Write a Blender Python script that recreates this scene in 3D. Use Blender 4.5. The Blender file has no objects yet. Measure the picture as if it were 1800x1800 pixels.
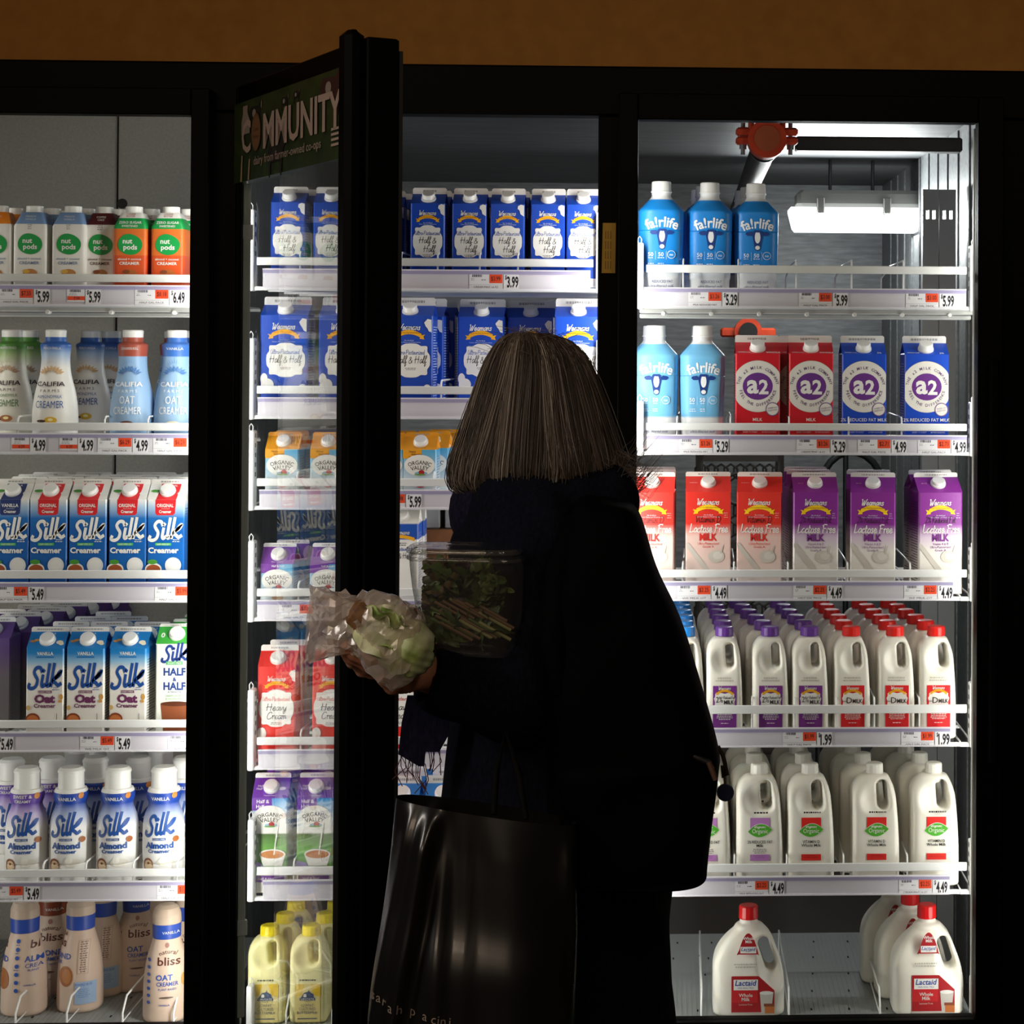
import bpy, math, random
import numpy as np
from mathutils import Vector, Matrix
random.seed(7); rng = np.random.default_rng(7)
SC = bpy.context.scene
COL = SC.collection
# ---------------------------------------------------------------- camera
F_PX, CX, CY = 3520.0, 1337.7, 565.7
YAW, PIT, ROL = 0.0471354, -0.0126375, 0.00482
EYE = np.array([0.0, -4.0, 1.62])
_Ry = np.array([[math.cos(YAW), -math.sin(YAW), 0], [math.sin(YAW), math.cos(YAW), 0], [0, 0, 1]])
_Rp = np.array([[1, 0, 0], [0, math.cos(PIT), -math.sin(PIT)], [0, math.sin(PIT), math.cos(PIT)]])
_M = _Rp @ _Ry
_right, _fwd, _up = _M.T @ np.array([1, 0, 0]), _M.T @ np.array([0, 1, 0]), _M.T @ np.array([0, 0, 1])
_cx = math.cos(ROL) * _right + math.sin(ROL) * _up
_cu = -math.sin(ROL) * _right + math.cos(ROL) * _up
cam_data = bpy.data.cameras.new('camera'); cam = bpy.data.objects.new('camera', cam_data); COL.objects.link(cam)
cam.matrix_world = Matrix(((_cx[0], _cu[0], -_fwd[0], EYE[0]), (_cx[1], _cu[1], -_fwd[1], EYE[1]), (_cx[2], _cu[2], -_fwd[2], EYE[2]), (0, 0, 0, 1)))
cam_data.sensor_width = 36; cam_data.lens = F_PX / 1800 * 36
cam_data.shift_x = (900 - CX) / 1800; cam_data.shift_y = (CY - 900) / 1800
cam_data.clip_start = 0.05
SC.camera = cam

def P(px, py, Y):
    """World point on the plane y=Y that the measured photo point (px, py) belongs to."""
    a, b = px - CX, py - CY
    d = _fwd * F_PX + _cx * a - _cu * b
    return EYE + d * ((Y - EYE[1]) / d[1])
def X(px, py, Y): return float(P(px, py, Y)[0])
def Z(px, py, Y): return float(P(px, py, Y)[2])

# ---------------------------------------------------------------- world, lights, exposure
vs = SC.view_settings
vs.view_transform = 'Standard'; vs.look = 'None'; vs.gamma = 1.0; vs.exposure = 0.0
SC.display_settings.display_device = 'sRGB'
SC.cycles.transparent_max_bounces = 32
SC.cycles.max_bounces = 10
SC.cycles.caustics_reflective = False; SC.cycles.caustics_refractive = False
w = bpy.data.worlds.new('store_dark'); SC.world = w; w.use_nodes = True
w.node_tree.nodes['Background'].inputs[0].default_value = (1.0, 0.72, 0.48, 1)
w.node_tree.nodes['Background'].inputs[1].default_value = 0.012
def area(name, loc, target, sx, sy, watt, col=(1, 1, 1), spread=math.pi):
    d = bpy.data.lights.new(name, 'AREA'); d.shape = 'RECTANGLE'; d.size = sx; d.size_y = sy; d.energy = watt; d.color = col; d.spread = spread
    o = bpy.data.objects.new(name, d); COL.objects.link(o)
    o.location = loc
    o.rotation_euler = (Vector(target) - Vector(loc)).to_track_quat('-Z', 'Y').to_euler()
    return o
# two warm store lamps overhead, behind the photographer
area('store_and_fill_lamp', (-1.6, -6.5, 3.6), (0.0, 0.0, 1.9), 3.2, 1.1, 58, (1.0, 0.76, 0.55))
area('store_and_fill_lamp', (1.6, -4.6, 3.9), (0.0, 0.0, 1.6), 0.5, 0.5, 14, (1.0, 0.80, 0.62))
area('store_and_fill_lamp', (-3.2, -2.6, 3.1), (-0.25, -1.15, 1.05), 0.6, 1.4, 4.5, (1.0, 0.90, 0.80), 1.0)  # added fill from upper left, no such lamp seen; lights bag and hand
# vertical LED strips behind the four uprights of the cooler, one lens to each side
MULL = [-300, 372, 1085, 1775]
for i, mp in enumerate(MULL):
    for sgn, pw in ((1, 0), (-1, 1)):
        watt = [(0, 4.6), (5.2, 5.8), (5.8, 5.8), (4.8, 0)][i][1 if sgn > 0 else 0]
        if watt:
            xm = X(mp, 900, 0.05)
            area('led_strip_lamp', (xm + sgn * 0.02, 0.075, 1.12), (xm + sgn * 0.34, 0.40, 1.12), 0.03, 1.75, watt, (1.0, 0.975, 0.93))

# ---------------------------------------------------------------- materials
def lin(h):
    h = h.lstrip('#'); v = [int(h[i:i + 2], 16) / 255 for i in (0, 2, 4)]
    return tuple(c / 12.92 if c <= .04045 else ((c + .055) / 1.055) ** 2.4 for c in v)
_mc = {}
def C(h, rough=0.45, metal=0.0, bump=0.0, bscale=200.0, spec=0.5, sss=0.0):
    k = (h, rough, metal, bump, bscale, spec, sss)
    if k in _mc: return _mc[k]
    m = bpy.data.materials.new('paint_' + h.strip('#')); m.use_nodes = True; nt = m.node_tree
    b = nt.nodes['Principled BSDF']
    b.inputs['Base Color'].default_value = (*lin(h), 1); b.inputs['Roughness'].default_value = rough; b.inputs['Metallic'].default_value = metal
    b.inputs['Specular IOR Level'].default_value = spec
    if sss: b.inputs['Subsurface Weight'].default_value = sss; b.inputs['Subsurface Radius'].default_value = (.01, .008, .006)
    if bump:
        t = nt.nodes.new('ShaderNodeTexCoord'); n = nt.nodes.new('ShaderNodeTexNoise'); n.inputs['Scale'].default_value = bscale
        bm = nt.nodes.new('ShaderNodeBump'); bm.inputs['Strength'].default_value = bump; bm.inputs['Distance'].default_value = .002
        nt.links.new(t.outputs['Object'], n.inputs['Vector']); nt.links.new(n.outputs[0], bm.inputs['Height']); nt.links.new(bm.outputs[0], b.inputs['Normal'])
    _mc[k] = m; return m
def RAMP(name, h, stops, const=False, rough=0.42):
    """Printed colour bands that follow the height of the pack."""
    m = bpy.data.materials.new(name); m.use_nodes = True; nt = m.node_tree; b = nt.nodes['Principled BSDF']
    b.inputs['Roughness'].default_value = rough
    t = nt.nodes.new('ShaderNodeTexCoord'); s = nt.nodes.new('ShaderNodeSeparateXYZ'); mu = nt.nodes.new('ShaderNodeMath'); mu.operation = 'DIVIDE'
    mu.inputs[1].default_value = h
    r = nt.nodes.new('ShaderNodeValToRGB'); r.color_ramp.interpolation = 'CONSTANT' if const else 'LINEAR'
    e = r.color_ramp.elements
    while len(e) < len(stops): e.new(0.5)
    for i, (p, c) in enumerate(stops): e[i].position = p; e[i].color = (*lin(c), 1)
    L = nt.links
    L.new(t.outputs['Object'], s.inputs[0]); L.new(s.outputs['Z'], mu.inputs[0]); L.new(mu.outputs[0], r.inputs[0]); L.new(r.outputs[0], b.inputs['Base Color'])
    return m
def NOISE(name, c1, c2, scale, rough=.5, metal=0., detail=6, bump=0., stretch=(1, 1, 1), dist=.002, spec=.5):
    m = bpy.data.materials.new(name); m.use_nodes = True; nt = m.node_tree; b = nt.nodes['Principled BSDF']; L = nt.links
    b.inputs['Roughness'].default_value = rough; b.inputs['Metallic'].default_value = metal; b.inputs['Specular IOR Level'].default_value = spec
    t = nt.nodes.new('ShaderNodeTexCoord'); mp = nt.nodes.new('ShaderNodeMapping'); mp.inputs['Scale'].default_value = stretch
    n = nt.nodes.new('ShaderNodeTexNoise'); n.inputs['Scale'].default_value = scale; n.inputs['Detail'].default_value = detail
    r = nt.nodes.new('ShaderNodeValToRGB'); r.color_ramp.elements[0].color = (*lin(c1), 1); r.color_ramp.elements[1].color = (*lin(c2), 1)
    r.color_ramp.elements[0].position = .3; r.color_ramp.elements[1].position = .7
    L.new(t.outputs['Object'], mp.inputs[0]); L.new(mp.outputs[0], n.inputs['Vector']); L.new(n.outputs[0], r.inputs[0]); L.new(r.outputs[0], b.inputs['Base Color'])
    if bump:
        bm = nt.nodes.new('ShaderNodeBump'); bm.inputs['Strength'].default_value = bump; bm.inputs['Distance'].default_value = dist
        L.new(n.outputs[0], bm.inputs['Height']); L.new(bm.outputs[0], b.inputs['Normal'])
    return m
def CLEAR(name, tint='ffffff', rough=0.01, haze=0.0, hazecol='ffffff', f0=.04, bump=0., bscale=60., gain=1.0):
    """Thin clear sheet: transmits straight through, reflects more at grazing angles; haze adds a milky film."""
    m = bpy.data.materials.new(name); m.use_nodes = True; nt = m.node_tree; L = nt.links
    nt.nodes.remove(nt.nodes['Principled BSDF']); out = nt.nodes['Material Output']
    g = nt.nodes.new('ShaderNodeNewGeometry'); d = nt.nodes.new('ShaderNodeVectorMath'); d.operation = 'DOT_PRODUCT'
    L.new(g.outputs['Normal'], d.inputs[0]); L.new(g.outputs['Incoming'], d.inputs[1])
    def mth(op, a, b=None):
        n = nt.nodes.new('ShaderNodeMath'); n.operation = op
        for i, v in enumerate((a, b)):
            if v is None: continue
            if isinstance(v, (int, float)): n.inputs[i].default_value = v
            else: L.new(v, n.inputs[i])
        return n.outputs[0]
    c = mth('ABSOLUTE', d.outputs['Value']); f = mth('POWER', mth('SUBTRACT', 1.0, c), 5.0)
    f = mth('MULTIPLY', mth('ADD', mth('MULTIPLY', f, 1 - f0), f0), gain)
    tr = nt.nodes.new('ShaderNodeBsdfTransparent'); tr.inputs[0].default_value = (*lin(tint), 1)
    gl = nt.nodes.new('ShaderNodeBsdfGlossy'); gl.inputs['Roughness'].default_value = rough
    base = tr.outputs[0]
    if bump:
        t = nt.nodes.new('ShaderNodeTexCoord'); n = nt.nodes.new('ShaderNodeTexNoise'); n.inputs['Scale'].default_value = bscale
        bm = nt.nodes.new('ShaderNodeBump'); bm.inputs['Strength'].default_value = bump; bm.inputs['Distance'].default_value = .004
        L.new(t.outputs['Object'], n.inputs['Vector']); L.new(n.outputs[0], bm.inputs['Height']); L.new(bm.outputs[0], gl.inputs['Normal'])
    if haze:
        df = nt.nodes.new('ShaderNodeBsdfDiffuse'); df.inputs[0].default_value = (*lin(hazecol), 1)
        tl = nt.nodes.new('ShaderNodeBsdfTranslucent'); tl.inputs[0].default_value = (*lin(hazecol), 1)
        ad = nt.nodes.new('ShaderNodeMixShader'); ad.inputs[0].default_value = .5; L.new(df.outputs[0], ad.inputs[1]); L.new(tl.outputs[0], ad.inputs[2])
        mh = nt.nodes.new('ShaderNodeMixShader'); mh.inputs[0].default_value = haze; L.new(tr.outputs[0], mh.inputs[1]); L.new(ad.outputs[0], mh.inputs[2]); base = mh.outputs[0]
    mx = nt.nodes.new('ShaderNodeMixShader'); L.new(f, mx.inputs[0]); L.new(base, mx.inputs[1]); L.new(gl.outputs[0], mx.inputs[2])
    L.new(mx.outputs[0], out.inputs[0]); return m
def EMIT(name, col, s):
    m = bpy.data.materials.new(name); m.use_nodes = True; b = m.node_tree.nodes['Principled BSDF']
    b.inputs['Base Color'].default_value = (*lin('f4f6f8'), 1); b.inputs['Emission Color'].default_value = (*lin(col), 1); b.inputs['Emission Strength'].default_value = s
    return m
BLACK = C('020202', .5, spec=.06); BLACKM = C('020202', .6, spec=.05)
WHITE = C('f2f2ef', .38); WIRE = C('eceeee', .3); CAPW = C('f4f4f2', .35)
STEEL = C('9aa0a0', .35, .8)

# ---------------------------------------------------------------- mesh builder
class MB:
    def __init__(s): s.v = []; s.f = []; s.m = []; s.sm = []; s.mats = []
    def mi(s, m):
        if m not in s.mats: s.mats.append(m)
        return s.mats.index(m)
    def add(s, V, Fs, mat, smooth=False):
        o = len(s.v); s.v.extend(tuple(map(float, p)) for p in V); k = s.mi(mat)
        for f in Fs: s.f.append(tuple(int(i) + o for i in f)); s.m.append(k); s.sm.append(smooth)
    def box(s, lo, hi, mat):
        (a, b, c), (d, e, f) = lo, hi
        s.add([(a, b, c), (d, b, c), (d, e, c), (a, e, c), (a, b, f), (d, b, f), (d, e, f), (a, e, f)],
              [(0, 3, 2, 1), (4, 5, 6, 7), (0, 1, 5, 4), (1, 2, 6, 5), (2, 3, 7, 6), (3, 0, 4, 7)], mat)
    def bbox(s, lo, hi, mat, c=.003):
        """box with chamfered edges"""
        (x0, y0, z0), (x1, y1, z1) = lo, hi
        rings = []
        for z, k in ((z0, c), (z0 + c, 0), (z1 - c, 0), (z1, c)):
            rings.append([(x0 + k + c * 0, y0 + c + k * .0, z) if 0 else p for p in
                          ((x0 + k, y0 + c + k, z), (x0 + c + k, y0 + k, z), (x1 - c - k, y0 + k, z), (x1 - k, y0 + c + k, z),
                           (x1 - k, y1 - c - k, z), (x1 - c - k, y1 - k, z), (x0 + c + k, y1 - k, z), (x0 + k, y1 - c - k, z))])
        s.loft(rings, mat, smooth=False)
    def loft(s, rings, mat, smooth=True, cap0=True, cap1=True, closed=True):
        n = len(rings[0]); V = [p for r in rings for p in r]; Fs = []
        for i in range(len(rings) - 1):
            for j in range(n if closed else n - 1):
                k = (j + 1) % n
                Fs.append((i * n + j, i * n + k, (i + 1) * n + k, (i + 1) * n + j))
        s.add(V, Fs, mat, smooth)
        if cap0: s.add(rings[0], [tuple(range(n - 1, -1, -1))], mat, False)
        if cap1: s.add(rings[-1], [tuple(range(n))], mat, False)
    def tube(s, pts, r, mat, n=6, cap=True):
        pts = [Vector(p) for p in pts]; rings = []; up = None
        rr = r if isinstance(r, (list, tuple)) else [r] * len(pts)
        for i, p in enumerate(pts):
            t = (pts[min(i + 1, len(pts) - 1)] - pts[max(i - 1, 0)])
            t = t.normalized() if t.length > 1e-9 else Vector((0, 0, 1))
            if up is None: up = Vector((0, 0, 1)) if abs(t.z) < .9 else Vector((1, 0, 0))
            a = t.cross(up).normalized(); b = a.cross(t).normalized(); up = b
            rings.append([p + (a * math.cos(2 * math.pi * k / n) + b * math.sin(2 * math.pi * k / n)) * rr[i] for k in range(n)])
        s.loft(rings, mat, True, cap, cap)
    def cyl(s, p0, p1, r0, r1, mat, n=24, bev=0.0):
        p0, p1 = Vector(p0), Vector(p1); t = (p1 - p0).normalized()
        up = Vector((0, 0, 1)) if abs(t.z) < .9 else Vector((1, 0, 0)); a = t.cross(up).normalized(); b = a.cross(t)
        ring = lambda c, r: [c + (a * math.cos(2 * math.pi * k / n) + b * math.sin(2 * math.pi * k / n)) * r for k in range(n)]
        R = [ring(p0, r0)]
        if bev: R += [ring(p1 - t * bev, r1), ring(p1, r1 - bev)]
        else: R += [ring(p1, r1)]
        s.loft(R[:2], mat, True, True, not bev)
        if bev: s.loft(R[1:], mat, False, False, True)
    def mesh(s, name):
        me = bpy.data.meshes.new(name); me.from_pydata(s.v, [], s.f)
        for m in s.mats: me.materials.append(m)
        me.polygons.foreach_set('material_index', s.m); me.polygons.foreach_set('use_smooth', s.sm); me.update(); return me
    def build(s, name, parent=None, label=None, loc=None):
        return link(name, s.mesh(name), parent, label, loc)
def link(name, me, parent=None, label=None, loc=None):
    o = bpy.data.objects.new(name, me); COL.objects.link(o)
    if parent is not None: o.parent = parent
    if loc is not None: o.location = loc
    if label: o['label'] = label
    return o
def thing(name, label, cat, loc=(0, 0, 0), rz=0.0, group=None):
    o = bpy.data.objects.new(name, None); COL.objects.link(o); o.empty_display_size = .05
    o.location = loc; o.rotation_euler = (0, 0, rz); o['label'] = label; o['category'] = cat
    if group: o['group'] = group
    return o
def tag(o, label, cat, group=None, kind=None):
    o['label'] = label; o['category'] = cat
    if group: o['group'] = group
    if kind: o['kind'] = kind
    return o
def struct(name, mb, label=None, cat=None):
    o = mb.build(name); o['kind'] = 'structure'
    if label: o['label'] = label; o['category'] = cat
    return o

# ---------------------------------------------------------------- implicit surfaces (moulded jugs, body, coat)
def smin(a, b, k):
    h = np.clip(.5 + .5 * (b - a) / k, 0, 1); return b + (a - b) * h - k * h * (1 - h)
def smax(a, b, k): return -smin(-a, -b, k)
def sd_cap(p, a, b, ra, rb):
    a, b = np.asarray(a, float), np.asarray(b, float); ba = b - a
    t = np.clip(((p - a) @ ba) / (ba @ ba), 0, 1)
    return np.linalg.norm(p - a - t[..., None] * ba, axis=-1) - (ra + (rb - ra) * t)
def sd_ell(p, c, r):
    r = np.asarray(r, float); q = (p - np.asarray(c, float)) / r; n = np.linalg.norm(q, axis=-1)
    m = np.linalg.norm(q / r, axis=-1) + 1e-9
    return n * (n - 1) / m
def nets(fn, lo, hi, h):
    """Surface of fn=0 as quads (surface nets)."""
    ax = [np.arange(lo[i], hi[i] + h, h) for i in range(3)]
    G = np.stack(np.meshgrid(*ax, indexing='ij'), -1); D = fn(G)
    S = D < 0; nx, ny, nz = D.shape
    acc = np.zeros((nx - 1, ny - 1, nz - 1, 3)); cnt = np.zeros((nx - 1, ny - 1, nz - 1))
    edges = []
    for a in range(3):
        s0 = [slice(None)] * 3; s1 = [slice(None)] * 3; s0[a] = slice(0, -1); s1[a] = slice(1, None)
        d0, d1 = D[tuple(s0)], D[tuple(s1)]; cr = (S[tuple(s0)] != S[tuple(s1)])
        edges.append(cr)
        t = np.where(cr, d0 / np.where(cr, d0 - d1, 1), 0)
        pos = G[tuple(s0)].copy(); pos[..., a] += t * h; pos *= cr[..., None]
        o1, o2 = [i for i in range(3) if i != a]
        for i in (0, 1):
            for j in (0, 1):
                sl = [slice(None)] * 3; n1, n2 = D.shape[o1], D.shape[o2]
                sl[o1] = slice(i, n1 - 1 + i); sl[o2] = slice(j, n2 - 1 + j)
                acc += pos[tuple(sl)]; cnt += cr[tuple(sl)]
    act = cnt > 0; idx = -np.ones(act.shape, int); idx[act] = np.arange(act.sum())
    V = acc[act] / cnt[act][:, None]; Q = []
    for a in range(3):
        cr = edges[a]; o1, o2 = [i for i in range(3) if i != a]
        sl = [slice(None)] * 3; sl[o1] = slice(1, -1); sl[o2] = slice(1, -1)
        I = np.argwhere(cr[tuple(sl)]); I[:, o1] += 1; I[:, o2] += 1
        if not len(I): continue
        ins = S[tuple(I.T)]
        def cell(d1, d2):
            J = I.copy(); J[:, o1] -= d1; J[:, o2] -= d2; return idx[tuple(J.T)]
        q = np.stack([cell(1, 1), cell(0, 1), cell(0, 0), cell(1, 0)], 1)
        flip = (ins if a != 1 else ~ins)
        q[~flip] = q[~flip][:, ::-1]; Q.append(q)
    return V, np.concatenate(Q)

# ---------------------------------------------------------------- lettering
_tc = {}
def glyphs(s, bold=0.0, shear=0.0):
    k = (s, bold, shear)
    if k in _tc: return _tc[k]
    cu = bpy.data.curves.new('t', 'FONT'); cu.body = s; cu.size = 1; cu.resolution_u = 2; cu.offset = bold; cu.shear = shear; cu.align_x = 'CENTER'
    o = bpy.data.objects.new('t', cu); COL.objects.link(o); bpy.context.view_layer.update()
    ev = o.evaluated_get(bpy.context.evaluated_depsgraph_get()); me = ev.to_mesh()
    V = np.array([v.co[:2] for v in me.vertices]).reshape(-1, 2) / .73; Fs = [tuple(p.vertices) for p in me.polygons]
    ev.to_mesh_clear(); bpy.data.objects.remove(o); bpy.data.curves.remove(cu)
    if len(V): V[:, 0] -= (V[:, 0].min() + V[:, 0].max()) / 2
    _tc[k] = (V, Fs); return _tc[k]
GL = {
 'W': (.95, [[(0, .9), (.1, .98), (.16, .85), (.2, .1), (.28, 0), (.5, .7), (.52, .75), (.52, .1), (.6, 0), (.85, .8), (.95, .98)]]),
 'e': (.45, [[(.02, .2), (.3, .28), (.32, .45), (.2, .52), (.08, .4), (.06, .12), (.2, 0), (.45, .14)]]),
 'g': (.5, [[(.4, .45), (.22, .52), (.06, .3), (.14, .06), (.3, .1), (.4, .35), (.42, .5), (.38, -.1), (.28, -.38), (.1, -.34), (.12, -.2), (.5, .1)]]),
 'm': (.75, [[(.02, .45), (.1, .5), (.1, 0)], [(.1, .3), (.25, .5), (.34, .42), (.34, 0)], [(.34, .3), (.5, .5), (.6, .42), (.6, .08), (.75, .08)]]),
 'a': (.5, [[(.42, .45), (.25, .52), (.06, .3), (.12, .03), (.28, .05), (.42, .35), (.43, .48), (.42, .1), (.54, .05)]]),
 'n': (.52, [[(.02, .45), (.1, .5), (.1, 0)], [(.1, .3), (.28, .5), (.38, .42), (.38, .08), (.52, .06)]]),
 's': (.4, [[(.32, .45), (.2, .52), (.1, .4), (.3, .18), (.22, 0), (.02, .06)]]),
 'H': (.85, [[(.12, .95), (.1, 0)], [(.62, .95), (.6, 0)], [(-.05, .42), (.1, .52), (.75, .5)]]),
 'l': (.3, [[(.02, .15), (.25, .75), (.22, 1), (.12, .9), (.1, .12), (.2, 0), (.32, .1)]]),
 'f': (.36, [[(0, .2), (.3, .75), (.28, 1), (.16, .9), (.12, -.3), (.2, -.4), (.3, -.1), (.15, .08), (.38, .15)]]),
 '&': (.75, [[(.65, .35), (.4, 0), (.12, .02), (.08, .25), (.4, .6), (.35, .8), (.2, .75), (.2, .6), (.65, .02)]]),
 'y': (.48, [[(.05, .5), (.08, .15), (.2, .02), (.4, .4)], [(.42, .5), (.38, -.1), (.25, -.4), (.1, -.32), (.2, -.1), (.5, .12)]]),
 'v': (.45, [[(.02, .48), (.1, .45), (.18, 0), (.36, .4), (.45, .48)]]),
 'C': (.75, [[(.65, .8), (.5, .98), (.2, .8), (.06, .35), (.2, .02), (.5, .04), (.7, .25)]]),
 'r': (.4, [[(.02, .4), (.1, .5), (.11, 0)], [(.11, .3), (.25, .5), (.38, .44)]]),
 'U': (.8, [[(.05, .9), (.12, .95), (.1, .3), (.25, 0), (.5, .15), (.65, .9)], [(.65, .95), (.62, .1), (.75, .02)]]),
 't': (.36, [[(.15, .85), (.12, .12), (.22, 0), (.36, .1)], [(0, .55), (.32, .55)]]),
 '-': (.32, [[(.03, .3), (.27, .3)]]),
 'P': (.62, [[(.12, .95), (.1, 0)], [(0, .8), (.3, 1), (.58, .85), (.5, .55), (.12, .45)]]),
 'u': (.5, [[(.05, .5), (.06, .12), (.18, 0), (.38, .25)], [(.4, .5), (.4, .1), (.52, .06)]]),
 'i': (.27, [[(.08, .5), (.07, .1), (.15, 0), (.27, .1)], [(.09, .72), (.13, .76)]]),
 'z': (.42, [[(.05, .48), (.35, .48), (.05, .02), (.42, .04)]]),
 'd': (.52, [[(.4, .42), (.22, .5), (.06, .28), (.14, .02), (.3, .06), (.42, .4)], [(.44, 1), (.42, .1), (.54, .05)]]),
 'L': (.65, [[(.18, 1), (.14, .1), (.08, 0)], [(.08, .03), (.35, .02), (.62, .12)]]),
 'o': (.48, [[(.25, .5), (.08, .35), (.1, .05), (.28, 0), (.42, .2), (.36, .45), (.22, .5)]]),
 'c': (.42, [[(.36, .4), (.22, .5), (.06, .3), (.12, .04), (.28, 0), (.42, .12)]]),
 'F': (.62, [[(.15, .95), (.12, 0)], [(0, .85), (.25, .98), (.6, .95)], [(.12, .5), (.45, .52)]]),
 'V': (.65, [[(.02, .9), (.1, .95), (.25, 0), (.55, .8), (.65, .95)]]),
 'D': (.75, [[(.15, .95), (.12, .02)], [(-.05, .85), (.3, 1), (.65, .7), (.62, .2), (.35, -.02), (.05, .04)]]),
 'R': (.68, [[(.12, .95), (.1, 0)], [(0, .85), (.3, 1), (.52, .8), (.4, .55), (.12, .5)], [(.25, .5), (.5, .1), (.65, .02)]]),
 '2': (.58, [[(.05, .75), (.2, .98), (.42, .85), (.38, .55), (.05, .02)], [(.05, .03), (.5, .05)]]),
 '%': (.65, [[(.55, .95), (.1, 0)], [(.15, .9), (.05, .75), (.18, .6), (.27, .75), (.15, .9)], [(.5, .35), (.4, .2), (.52, .03), (.62, .2), (.5, .35)]]),
 'O': (.8, [[(.4, 1), (.1, .75), (.12, .2), (.4, 0), (.7, .3), (.65, .8), (.4, 1)]]),
 ' ': (.3, []),
 'S': (.78, [[(.82, .78), (.7, .98), (.45, 1.0), (.3, .8), (.42, .58), (.56, .38), (.5, .08), (.25, -.04), (.0, .05), (.05, .2)]]),
 'I': (.34, [[(.12, .58), (.08, .14), (.16, .02), (.3, .1)], [(.14, .8), (.17, .84)]]),
 'J': (.32, [[(.17, 1.12), (.08, .14), (.16, .02), (.3, .1)]]),
 'k': (.7, [[(.16, 1.12), (.04, .0)], [(.5, .56), (.42, .5), (.14, .26), (.34, .14), (.5, .0), (.68, .08)], [(.3, .38), (.55, .52), (.66, .74), (.5, .62), (.36, .44)]]),
}
def smooth(pts, k=4):
    if len(pts) < 3: return [np.array(p, float) for p in pts]
    p = [np.array(q, float) for q in pts]; p = [2 * p[0] - p[1]] + p + [2 * p[-1] - p[-2]]; out = []
    for i in range(1, len(p) - 2):
        for j in range(k):
            t = j / k
            out.append(.5 * ((2 * p[i]) + (-p[i - 1] + p[i + 1]) * t + (2 * p[i - 1] - 5 * p[i] + 4 * p[i + 1] - p[i + 2]) * t * t + (-p[i - 1] + 3 * p[i] - 3 * p[i + 1] + p[i + 2]) * t ** 3))
    out.append(p[-2]); return out
_sc = {}
def script(s, thick=.09, slant=.18, k=3):
    key = (s, thick, slant, k)
    if key in _sc: return _sc[key]
    V, Fs, x = [], [], 0.0
    for ch in s:
        adv, st = GL[ch]
        for stroke in st:
            if len(stroke) == 2: stroke = [tuple(np.array(stroke[0]) + (np.array(stroke[1]) - np.array(stroke[0])) * t) for t in np.linspace(0, 1, 5)]
            q = smooth([(a + x, b) for a, b in stroke], k); q = [np.array((a + slant * b, b)) for a, b in q]
            o = len(V)
            for i, p in enumerate(q):
                t = q[min(i + 1, len(q) - 1)] - q[max(i - 1, 0)]; t = t / (np.linalg.norm(t) + 1e-9); n = np.array((-t[1], t[0])) * thick / 2
                if i == 0: p = p - t * thick * .3
                if i == len(q) - 1: p = p + t * thick * .3
                V += [p + n, p - n]
            Fs += [(o + 2 * i, o + 2 * i + 1, o + 2 * i + 3, o + 2 * i + 2) for i in range(len(q) - 1)]
        x += adv
    V = np.array(V); V[:, 0] -= (V[:, 0].min() + V[:, 0].max()) / 2
    _sc[key] = (V, Fs); return _sc[key]
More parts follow.
